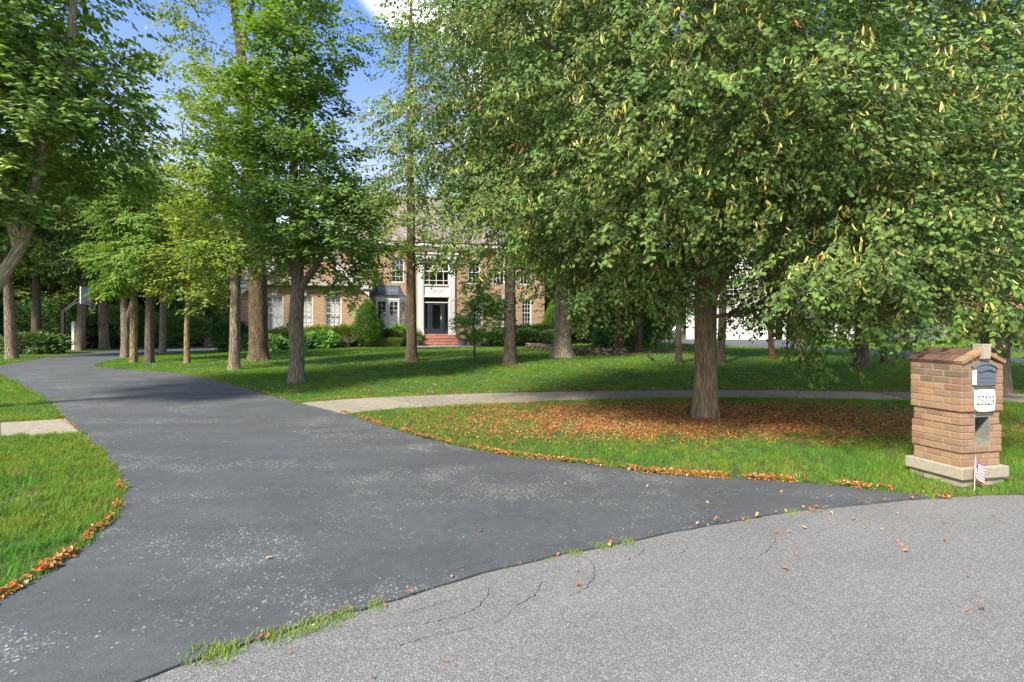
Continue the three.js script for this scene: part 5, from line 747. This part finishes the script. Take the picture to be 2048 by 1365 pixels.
  mesh('mail_flag', new RoundedBoxGeometry(0.012, 0.16, 0.045, 1, 0.003), pale, T, [door[0] + 0.012, db + 0.095, z0 + 0.03]);
  // number plaque
  const cv = document.createElement('canvas'); cv.width = 512; cv.height = 448; const q = cv.getContext('2d'); q.fillStyle = '#eceae2'; q.fillRect(0, 0, 512, 448); q.fillStyle = '#1c1c1b'; q.textBaseline = 'middle'; q.textAlign = 'center'; q.translate(256, 224); q.transform(1, 0, -0.16, 1, 0, 0); q.scale(0.80, 1.28); q.font = 'bold 196px serif'; q.strokeStyle = '#1c1c1b'; q.lineWidth = 3; q.strokeText('25123', 0, 0); q.fillText('25123', 0, 0);
  const ct = new THREE.CanvasTexture(cv); ct.colorSpace = THREE.SRGBColorSpace; ct.magFilter = THREE.LinearFilter;
  const pw = 0.245, ph = 0.208, ps = new THREE.Shape(); ps.moveTo(-pw / 2 + 0.02, -ph / 2); ps.quadraticCurveTo(0, -ph / 2 - 0.012, pw / 2 - 0.02, -ph / 2); ps.quadraticCurveTo(pw / 2 - 0.006, -ph / 2, pw / 2 - 0.006, -ph / 2 + 0.02); ps.quadraticCurveTo(pw / 2 + 0.006, 0, pw / 2 - 0.002, ph / 2 - 0.015); ps.quadraticCurveTo(pw / 2 - 0.004, ph / 2, pw / 2 - 0.02, ph / 2); ps.quadraticCurveTo(0, ph / 2 + 0.012, -pw / 2 + 0.02, ph / 2); ps.quadraticCurveTo(-pw / 2 + 0.004, ph / 2, -pw / 2 + 0.002, ph / 2 - 0.015); ps.quadraticCurveTo(-pw / 2 - 0.006, 0, -pw / 2 + 0.006, -ph / 2 + 0.02); ps.closePath();
  const pg = ext(ps, 0.012, 0.004), uvp = pg.attributes.uv, pp = pg.attributes.position; for (let i = 0; i < pp.count; i++) uvp.setXY(i, pp.getX(i) / (pw + 0.02) + 0.5, pp.getY(i) / (ph + 0.03) + 0.5);
  mesh('number_plaque', pg, MAT({ map: ct, roughness: 0.45 }), T, [0.326, 0.873, z0 + 0.024]);
}
// little flag stuck in the grass before the pillar
{
  const F = thing('small_flag', 'small stars and stripes flag on a thin stick before the mailbox pillar', 'flag', [4.58, 0, -5.2], 0.25);
  F.scale.setScalar(1.15); mesh('stick', rod([0, -0.05, 0], [0.02, 0.30, 0], 0.0045, 6), MAT({ color: lin(0.55, 0.42, 0.26), roughness: 0.8 }), F);
  mesh('finial', new THREE.SphereGeometry(0.008, 8, 6), MAT({ color: lin(0.3, 0.24, 0.1), metalness: 0.6, roughness: 0.4 }), F, [0.02, 0.305, 0]);
  const c = document.createElement('canvas'); c.width = 256; c.height = 169; const q = c.getContext('2d'); for (let i = 0; i < 13; i++) { q.fillStyle = i % 2 ? '#f0ece6' : '#a81f35'; q.fillRect(0, i * 13, 256, 13); } q.fillStyle = '#1f2a55'; q.fillRect(0, 0, 104, 91); q.fillStyle = '#f4f2ee'; for (let y = 0; y < 9; y++) for (let x = 0; x < (y % 2 ? 5 : 6); x++) { q.beginPath(); q.arc(9 + x * 17 + (y % 2 ? 8.5 : 0), 8 + y * 9.2, 3, 0, 7); q.fill(); }
  const t = new THREE.CanvasTexture(c); t.colorSpace = THREE.SRGBColorSpace; t.magFilter = THREE.LinearFilter;
  const g = new THREE.PlaneGeometry(1, 1, 24, 14), p = g.attributes.position; for (let i = 0; i < p.count; i++) { const u = p.getX(i) + 0.5, v = 0.5 - p.getY(i); p.setXYZ(i, 0.02 + u * 0.125 - 0.015 * v, 0.29 - v * 0.16 - 0.09 * Math.pow(u, 0.8) + 0.012 * Math.sin(u * 9) * u, 0.016 * Math.sin(u * 11 + v * 1.5) * (0.3 + u)); } g.computeVertexNormals();
  mesh('cloth', g, MAT({ map: t, roughness: 0.85, side: THREE.DoubleSide }), F);
}
// basketball hoop beside the far drive
{
  const [x, d] = [-26.83, 31.34], H = thing('basketball_hoop', 'basketball hoop with clear backboard on a black pole by the far drive', 'basketball hoop', [x, GY(x, d), -d], 1.94), blk = MAT({ color: lin(0.012, 0.013, 0.018), roughness: 0.45 });
  mesh('pole', box(-0.08, -0.1, -0.08, 0.08, 2.55, 0.08), blk, H);
  mesh('arm', [tube([V(0, 2.35, 0), V(0, 2.95, 0.55), V(0, 3.2, 1.05)], [0.05, 0.045, 0.04], 8), tube([V(0, 2.55, 0.02), V(0, 3.55, 1.05)], [0.04, 0.04], 8)], blk, H);
  const bb = mesh('backboard', new RoundedBoxGeometry(1.5, 0.98, 0.03, 1, 0.01), new THREE.MeshPhysicalMaterial({ color: lin(0.62, 0.70, 0.74), roughness: 0.15, transmission: 0.25, thickness: 0 }), H, [0, 3.45, 1.1]);
  mesh('frame', [box(-0.77, -0.51, -0.03, 0.77, -0.45, 0.03), box(-0.77, 0.45, -0.03, 0.77, 0.51, 0.03), box(-0.78, -0.45, -0.03, -0.72, 0.45, 0.03), box(0.72, -0.45, -0.03, 0.78, 0.45, 0.03)], M.trimGrey, bb);
  mesh('target_square', [box(-0.3, -0.34, 0.017, 0.3, -0.29, 0.024), box(-0.3, 0.06, 0.017, 0.3, 0.11, 0.024), box(-0.3, -0.29, 0.017, -0.25, 0.06, 0.024), box(0.25, -0.29, 0.017, 0.3, 0.06, 0.024)], M.white, bb);
  const or = MAT({ color: lin(0.62, 0.13, 0.04), roughness: 0.5 }), rim = mesh('rim', new THREE.TorusGeometry(0.23, 0.015, 8, 28), or, H, [0, 3.05, 1.42], [Math.PI / 2, 0, 0]); mesh('bracket', box(-0.06, 2.98, 1.11, 0.06, 3.09, 1.2), or, H);
  mesh('net', blank(12, (i) => { const a = i / 12 * 6.283, b = a + 0.4; return tube([V(0.23 * Math.cos(a), 3.05, 1.42 + 0.23 * Math.sin(a)), V(0.16 * Math.cos(b), 2.8, 1.42 + 0.16 * Math.sin(b)), V(0.13 * Math.cos(a), 2.62, 1.42 + 0.13 * Math.sin(a))], [0.006, 0.006, 0.006], 3); }), M.white, H);
}
{ // weathered post in the wood edge, stone gate pillars at the end of the drive
  const [x, d] = [-30.4, 36.4], P = thing('wooden_post', 'pale weathered post behind the basketball hoop', 'post', [x, GY(x, d), -d]); mesh('shaft', new RoundedBoxGeometry(0.2, 2.0, 0.2, 2, 0.02), M.trimGrey, P, [0, 0.9, 0]); mesh('cap', new THREE.ConeGeometry(0.17, 0.1, 4), M.trimGrey, P, [0, 1.95, 0], [0, Math.PI / 4, 0]);
  const r = rngOf(610), sm = [[0.30, 0.25, 0.22], [0.25, 0.21, 0.19], [0.35, 0.29, 0.25]].map((c) => MAT({ color: lin(...c), map: grain, roughness: 0.95 }));
  for (const [px, pd, label] of [[-25.0, 43.2, 'middle stone gate pillar with flared cap beyond the far drive'], [-27.6, 45.2, 'stone gate pillar beyond the drive, left of the flared one'], [-24.6, 46.2, 'stone gate pillar beyond the drive, nearest the house']]) {
    const t = thing('stone_pillar', label, 'pillar', [px, GY(px, pd), -pd], r()); for (let c = 0; c < 5; c++) for (const s of [-1, 1]) mesh('stone', new RoundedBoxGeometry(0.3, 0.2, 0.55, 1, 0.03), sm[Math.floor(r() * 3)], t, [s * (0.16 + 0.02 * (r() - 0.5)), 0.1 + c * 0.21, 0.02 * (r() - 0.5)]); mesh('cap', new RoundedBoxGeometry(0.95, 0.16, 0.8, 1, 0.03), sm[2], t, [0, 1.14, 0]);
  }
  const [lx, ld] = hu(2.75, -0.5), L = thing('garden_lantern', 'small dark lantern on a stake between the first two wing windows', 'lantern', [lx, GY(lx, ld), -ld]); mesh('stake', rod([0, -0.1, 0], [0, 1.25, 0], 0.015), M.dark, L); mesh('housing', [box(-0.08, 1.25, -0.08, 0.08, 1.5, 0.08), new THREE.ConeGeometry(0.13, 0.12, 4).translate(0, 1.56, 0)], M.dark, L);
}
// ---------------------------------------------------------------- grass
function bladeTuft(n, h, spread, segs, seed, w) {
  const r = rngOf(seed), pos = [], col = [];
  for (let i = 0; i < n; i++) {
    const a = r() * 6.283, R = spread * Math.sqrt(r()), bx = Math.cos(a) * R, bz = Math.sin(a) * R, H = h * lerp(0.5, 1.1, r()), la = r() * 6.283, lean = H * lerp(0.2, 0.8, r()), fx = Math.cos(la), fz = Math.sin(la), ww = w * lerp(0.7, 1.2, r()), t = lerp(0.75, 1.2, r()), c = r() < 0.07 ? [1.5 * t, 1.05 * t, 1.1 * t] : [t, t, t * 0.9];
    const P = (s, k) => { const q = s * s * lean; return [bx + fx * q - fz * k * ww * (1 - s * 0.85), H * s * (1 - 0.18 * s), bz + fz * q + fx * k * ww * (1 - s * 0.85)]; };
    if (segs === 1) { pos.push(...P(0, -1), ...P(0, 1), ...P(1, 0)); for (let q = 0; q < 3; q++) col.push(...c); }
    else { pos.push(...P(0, -1), ...P(0, 1), ...P(0.55, 1), ...P(0, -1), ...P(0.55, 1), ...P(0.55, -1), ...P(0.55, -1), ...P(0.55, 1), ...P(1, 0)); for (let q = 0; q < 9; q++) col.push(...c); }
  }
  const g = new THREE.BufferGeometry(); g.setAttribute('position', new THREE.Float32BufferAttribute(pos, 3)); g.setAttribute('color', new THREE.Float32BufferAttribute(col, 3)); g.computeVertexNormals(); return g;
}
M.grass = new THREE.MeshPhysicalMaterial({ vertexColors: true, roughness: 1, transmission: 0.35, thickness: 0, side: THREE.DoubleSide, specularIntensity: 0.4 });
{
  const r = rngOf(700), nearT = [bladeTuft(26, 0.085, 0.055, 2, 1, 0.0026), bladeTuft(26, 0.085, 0.055, 2, 2, 0.0026)], midT = [bladeTuft(30, 0.07, 0.10, 1, 3, 0.004), bladeTuft(30, 0.07, 0.10, 1, 4, 0.004)], farT = [bladeTuft(34, 0.06, 0.2, 1, 5, 0.008)];
  const sets = { near: [[], []], mid: [[], []], far: [[]] };
  const hue = (x, d) => { const n = fbm(x * 0.35, d * 0.35, 3), m = fbm(x * 1.6 + 30, d * 1.6, 3), y = clamp(0.35 + 1.1 * n + 0.6 * m), z = 0.7 * sstep(0.3, 0.65, fbm(x * 0.8 + 70, d * 0.8, 4)); return [lerp(lerp(0.095, 0.19, y), 0.36, z * 0.7), lerp(lerp(0.25, 0.29, y), 0.27, z * 0.7), lerp(0.026, 0.075, z)]; };
  const try_ = (set, x, d, s, thin = 1) => {
    if (Math.abs(x) > d * 1.0 + 1.2 || paved(x, d) || inHouse(x, d, 0.1)) return;
    const b = bare(x, d), under = Math.exp(-(((x - 3.3) / 4.6) ** 4 + ((d - 9.2) / 1.95) ** 4)); if (r() < Math.max(b * 1.15 - 0.15, under * 0.78)) return;
    if (x > 4.5 && x < 5.3 && d > 5.2 && d < 6.0) { const lx = (x - 4.59) * 0.976 - (d - 5.3) * -0.216, lz = (d - 5.3) * 0.976 + (x - 4.59) * -0.216; if (lx > -0.04 && lx < 0.6 && lz > 0 && lz < 0.62) return; }
    const c = hue(x, d), t = lerp(0.8, 1.2, r());
    const m = new THREE.Matrix4().makeRotationY(r() * 6.283), k = s * lerp(0.7, 1.25, r()); m.scale(V(k, k * lerp(0.7, 1.25, r()), k)).setPosition(x, GY(x, d) - 0.004, -d);
    const l = set[Math.floor(r() * set.length)]; l.push({ m, c: [c[0] * t, c[1] * t, c[2] * t] });
  };
  const fill = (set, x0, x1, d0, d1, per, s) => { const N = Math.round((x1 - x0) * (d1 - d0) * per); for (let i = 0; i < N; i++) try_(set, lerp(x0, x1, r()), lerp(d0, d1, r()), typeof s === 'function' ? s() : s); };
  fill(sets.near, -9.5, -2.9, 2.6, 9.5, 330, 1.0); fill(sets.near, -4, 9, 4.9, 8.2, 240, 0.85);
  fill(sets.mid, -5, 14, 8.2, 12.0, 110, 1.0); fill(sets.mid, -17, -7, 9, 18, 70, 1.0); fill(sets.mid, -15, 17, 11, 18.5, 60, 1.0);
  fill(sets.far, -22, 24, 18.5, 31, 26, 1.0); fill(sets.far, -30, -18, 19, 34, 14, 1.0); fill(sets.far, 3, 40, 31, 46, 8, 1.3);
  scatter('lawn_grass', nearT[0], M.grass, sets.near[0]); scatter('lawn_grass', nearT[1], M.grass, sets.near[1]);
  scatter('lawn_grass', midT[0], M.grass, sets.mid[0]); scatter('lawn_grass', midT[1], M.grass, sets.mid[1]); scatter('lawn_grass', farT[0], M.grass, sets.far[0]);
  const tufts = scene.children.filter((o) => /^lawn_grass/.test(o.name)), labs = ['bright uncut grass blades beside the driveway', 'more bright uncut grass blades beside the driveway', 'mown lawn grass around the pavement', 'more mown lawn grass around the pavement', 'lawn grass further back towards the house']; tufts.forEach((o, i) => tag(o, labs[i], 'grass', null, 'stuff'));
  // clover heads in the lawn
  const cg = new THREE.IcosahedronGeometry(0.010, 0), cl = []; cg.setAttribute('color', new THREE.Float32BufferAttribute(new Float32Array(cg.attributes.position.count * 3).fill(1), 3));
  for (let i = 0; i < 900; i++) { const x = lerp(-14, 8, r()), d = lerp(11.5, 27, r()); if (paved(x, d) || fbm(x * 0.3, d * 0.3, 3) < -0.02 || inHouse(x, d, 1)) continue; cl.push({ m: new THREE.Matrix4().setPosition(x, GY(x, d) + lerp(0.04, 0.065, r()), -d), c: [0.72, 0.7, 0.6] }); }
  tag(scatter('clover_flowers', cg, MAT({ vertexColors: true, roughness: 1 }), cl), 'tiny white clover heads scattered in the lawn', 'flowers', null, 'stuff');
  // weeds in the seam between road and driveway
  const spots = [[-1.46, 2.57, 1.15], [-1.38, 2.62, 1.0], [-1.24, 2.72, 1.1], [-1.12, 2.80, 1.2], [-1.0, 2.88, 0.9], [-0.9, 2.94, 0.8], [-0.76, 3.03, 0.75], [-0.37, 3.27, 0.45], [-0.01, 3.5, 0.4], [0.23, 3.64, 0.6], [0.45, 3.74, 0.75], [0.68, 3.85, 0.85], [0.83, 3.92, 0.8], [2.0, 4.42, 0.7], [2.42, 4.56, 0.75], [2.68, 4.64, 0.7]];
  const wg = [bladeTuft(70, 0.05, 0.075, 2, 31, 0.003), bladeTuft(60, 0.042, 0.065, 2, 32, 0.003)], wm = [[0.18, 0.33, 0.045], [0.28, 0.34, 0.05]].map((c) => { const m = M.grass.clone(); m.color = lin(...c); return m; });
  const wl = ['lush grass tuft at the left end of the seam between road and driveway', 'grass tuft in the seam between road and driveway, in the unbroken row', 'small isolated grass tuft in the seam between road and driveway', 'yellowish grass tuft among fallen leaves in the road seam'];
  spots.forEach(([x, d, s], i) => { const o = new THREE.Group(); o.name = numbered('grass_tuft'); o.position.set(x, 0.0, -d); scene.add(o); for (let k = 0; k < (s > 0.7 ? 3 : 1); k++) { const m = mesh('blades', wg[(i + k) % 2], wm[i > 12 || s < 0.5 ? 1 : (k === 2 ? 1 : 0)], o, [(r() - 0.5) * 0.13, 0, -(k - 1) * 0.02 + (r() - 0.5) * 0.03], [0, r() * 6, 0]); m.scale.setScalar(s * lerp(0.8, 1.1, r())); } const L = i === 0 ? 0 : i < 7 || (i > 8 && i < 13) ? 1 : i < 9 ? 2 : 3; tag(o, wl[L], 'grass tuft', ['', 'grass tufts in the road seam', 'isolated seam tufts', 'yellowish seam tufts'][L] || undefined); });
  // thin line of weeds where the two driveway surfaces meet
  const sw = []; for (let i = 0; i < 150; i++) { const t = r(), x = lerp(-10.0, -6.4, t), d = lerp(11.5, 12.65, t ** 1.4) + 0.02 * (r() - 0.5); sw.push({ m: new THREE.Matrix4().makeScale(0.35, 0.25, 0.35).setPosition(x, GY(x, d) + 0.008, -d), c: r() < 0.4 ? [0.3, 0.24, 0.12] : [0.13, 0.2, 0.04] }); }
  tag(scatter('seam_weeds', midT[0], M.grass, sw), 'thin line of weeds across the driveway joint', 'weeds', null, 'stuff');
}
// ---------------------------------------------------------------- fallen leaves
{
  const r = rngOf(800);
  const leafOf = (S) => blank(3, (k) => {
    const pos = [], P = (a, s) => { const w = Math.sin(Math.PI * clamp(a * 0.9 + 0.06)) * 0.021 * s, curl = 0.012 + 0.006 * k; return [(a - 0.5) * 0.072, curl * Math.sin(Math.PI * a * (1 + 0.3 * k)) + Math.abs(s) * (0.008 + 0.004 * k), w]; };
    for (let i = 0; i < S; i++) for (const s of [-1, 1]) { const a = i / S, b = (i + 1) / S, q = [P(a, 0), P(a, s), P(b, s), P(a, 0), P(b, s), P(b, 0)]; for (const p of (s > 0 ? q : [q[0], q[2], q[1], q[3], q[5], q[4]])) pos.push(...p); }
    const g = new THREE.BufferGeometry(); g.setAttribute('position', new THREE.Float32BufferAttribute(pos, 3)); g.setAttribute('color', new THREE.Float32BufferAttribute(new Float32Array(pos.length).fill(1), 3)); g.computeVertexNormals(); return g;
  });
  const leafG = leafOf(4), leafFar = leafOf(2);
  const lm = (c) => new THREE.MeshPhysicalMaterial({ color: lin(...c), roughness: 1, transmission: 0.15, thickness: 0, side: THREE.DoubleSide, specularIntensity: 0.4 });
  const tones = [[0.58, 0.19, 0.04], [0.50, 0.14, 0.03], [0.38, 0.135, 0.04], [0.52, 0.31, 0.13], [0.22, 0.10, 0.05], [0.55, 0.40, 0.22]], mats = tones.map(lm), vm = new THREE.MeshPhysicalMaterial({ vertexColors: true, roughness: 1, transmission: 0.15, thickness: 0, side: THREE.DoubleSide, specularIntensity: 0.4 });
  const L = [];
  const add = (x, d, where, lift = 0, tone) => { const onP = insidePoly(roadPoly, x, d) || insidePoly(drivePoly, x, d), e = new THREE.Euler((r() - 0.5) * 0.6, r() * 6.283, (r() - 0.5) * 0.6), s = lerp(0.2, 0.6, r()), t = tone ?? Math.floor(r() ** 1.3 * 6), y = GY(x, d) + (insidePoly(walkPoly, x, d) ? 0.028 : onP ? 0.017 : 0.022 + 0.02 * r()) + lift; L.push({ x, d, y, e, s, t, where, onP, dist: Math.hypot(x, d) }); };
  const gauss = () => r() + r() + r() - 1.5;
  const along = (line, n, lo, hi, off, sp, where, heap, side) => { const seg = line.filter(([, d]) => d >= lo && d <= hi); for (let i = 0; i < n; i++) { const k = r() * (seg.length - 1), a = Math.floor(k), f = k - a, p = seg[a], q = seg[a + 1], dx = q[0] - p[0], dd = q[1] - p[1], l = Math.hypot(dx, dd) || 1, o = off + gauss() * sp, x = lerp(p[0], q[0], f) + dd / l * o * side, d = lerp(p[1], q[1], f) - dx / l * o * side; if (fbm(x * 1.6, d * 1.6, 3) * 1.7 + 0.9 * r() < 0.38) continue; add(x, d, where, heap * r() * Math.exp(-Math.abs(o - off) / 0.06), Math.floor(r() ** 1.3 * 5.6)); } };
  along(dR, 2100, 4.9, 7.2, 0.045, 0.10, 'right drift', 0.02, 1); along(dR, 900, 7.2, 10, 0.05, 0.07, 'right drift', 0.015, 1); along(dR, 500, 10.9, 17, 0.03, 0.07, 'right drift', 0.02, 1);
  along(dL, 700, 2.9, 5.6, 0.03, 0.05, 'left drift', 0.018, -1); along(dL, 160, 5.6, 9.5, 0.04, 0.06, 'left drift', 0.02, -1);
  along(walkFar, 1900, 11, 13, 0.12, 0.16, 'walk drift', 0.03, -1);
  for (let i = 0; i < 30000; i++) { const x = 3.2 + (r() - 0.5) * 5 + gauss() * 3.4, d = 9.2 + (r() - 0.5) * 3.0 + gauss() * 0.75; if (d > 12.9 || paved(x, d) && r() < 0.9 || insidePoly(drivePoly, x, d) || insidePoly(roadPoly, x, d)) continue; if (fbm(x * 1.1, d * 1.1, 3) * 0.8 + 0.7 * r() < 0.08) continue; if (Math.hypot(x - 3.46, d - 9.42) < 0.33) continue; add(x, d, 'litter', 0, Math.floor(r() ** 0.9 * 5.4)); }
  for (let i = 0; i < 1100; i++) { const x = lerp(-6, 13, r()), d = 12.6 + 6 * r() ** 2; if (paved(x, d)) continue; add(x, d, 'lawn'); }
  for (let i = 0; i < 130; i++) { const x = lerp(-4, 10, r()), d = lerp(9.8, 12.7, r()); if (insidePoly(walkPoly, x, d)) add(x, d, 'walk', 0, 3 + Math.floor(r() * 3)); }
  for (let i = 0; i < 130; i++) { const x = -5 + 8 * r(), d = lerp(3, 10, r()); if (!paved(x, d)) add(x, d, 'lawn'); }
  for (let i = 0; i < 80; i++) { const x = lerp(0.2, 5, r()), d = lerp(3.6, 5.2, r() ** 0.5); if (insidePoly(roadPoly, x, d)) add(x, d, 'road'); }
  for (let i = 0; i < 30; i++) { const x = lerp(-1.5, 5, r()), d = lerp(2.2, 5, r()); if (insidePoly(roadPoly, x, d)) add(x, d, 'road'); }
  for (let i = 0; i < 130; i++) { const t = r(), k = t * (roadPart.length - 2), a = roadPart[Math.floor(k)]; if (a[0] > -1.6 && (a[0] > 1.4 || r() < 0.3)) add(a[0] + gauss() * 0.08, a[1] + gauss() * 0.06, 'seam', 0.012 * r()); }
  for (let i = 0; i < 120; i++) { const x = lerp(-12, 4, r()), d = lerp(3.2, 17, r() ** 1.5); if (insidePoly(drivePoly, x, d) && r() < 0.6) add(x, d, 'drive', 0, 3 + Math.floor(r() * 3)); }
  L.sort((a, b) => a.dist - b.dist);
  const info = { 'right drift': ['curled orange leaf in the drift along the verge edge of the driveway', 'leaves drifted along the verge'], 'left drift': ['curled orange leaf in the drift along the left lawn edge', 'leaves drifted along the left lawn'], litter: ['dry orange leaf in the litter under the big linden', 'leaves under the linden'], lawn: ['single fallen leaf lying in the lawn grass', 'leaves in the lawn'], road: ['single dry leaf lying on the light grey road', 'leaves on the road'], seam: ['dry leaf caught in the seam between road and driveway', 'leaves in the road seam'], drive: ['single pale dry leaf lying on the dark driveway', 'leaves on the driveway'] };
  let own = 0; const rest = leafG.map(() => []);
  for (const q of L) {
    const g = Math.floor(r() * 3);
    if (own < 300 && info[q.where] && q.d > 2.4 && (q.x / q.d > -0.98 && q.x / q.d < 0.98)) { const m = mesh('fallen_leaf', leafG[g], mats[q.t % 6], null, [q.x, q.y, -q.d]); m.rotation.copy(q.e); m.scale.setScalar(q.s); tag(m, info[q.where][0], 'leaf', info[q.where][1]); own++; continue; }
    const k = lerp(0.75, 1.2, r()); rest[g].push({ m: new THREE.Matrix4().makeRotationFromEuler(q.e).scale(V(q.s, q.s, q.s)).setPosition(q.x, q.y, -q.d), c: tones[q.t % 6].map((v) => v * k) });
  }
  tag(gather('leaf_litter', leafFar, vm, rest, scene), 'orange fallen leaves under the linden and along the driveway edges', 'leaves', null, 'stuff');
  // stone chips loosened from the road edge
}
renderer.render(scene, camera);
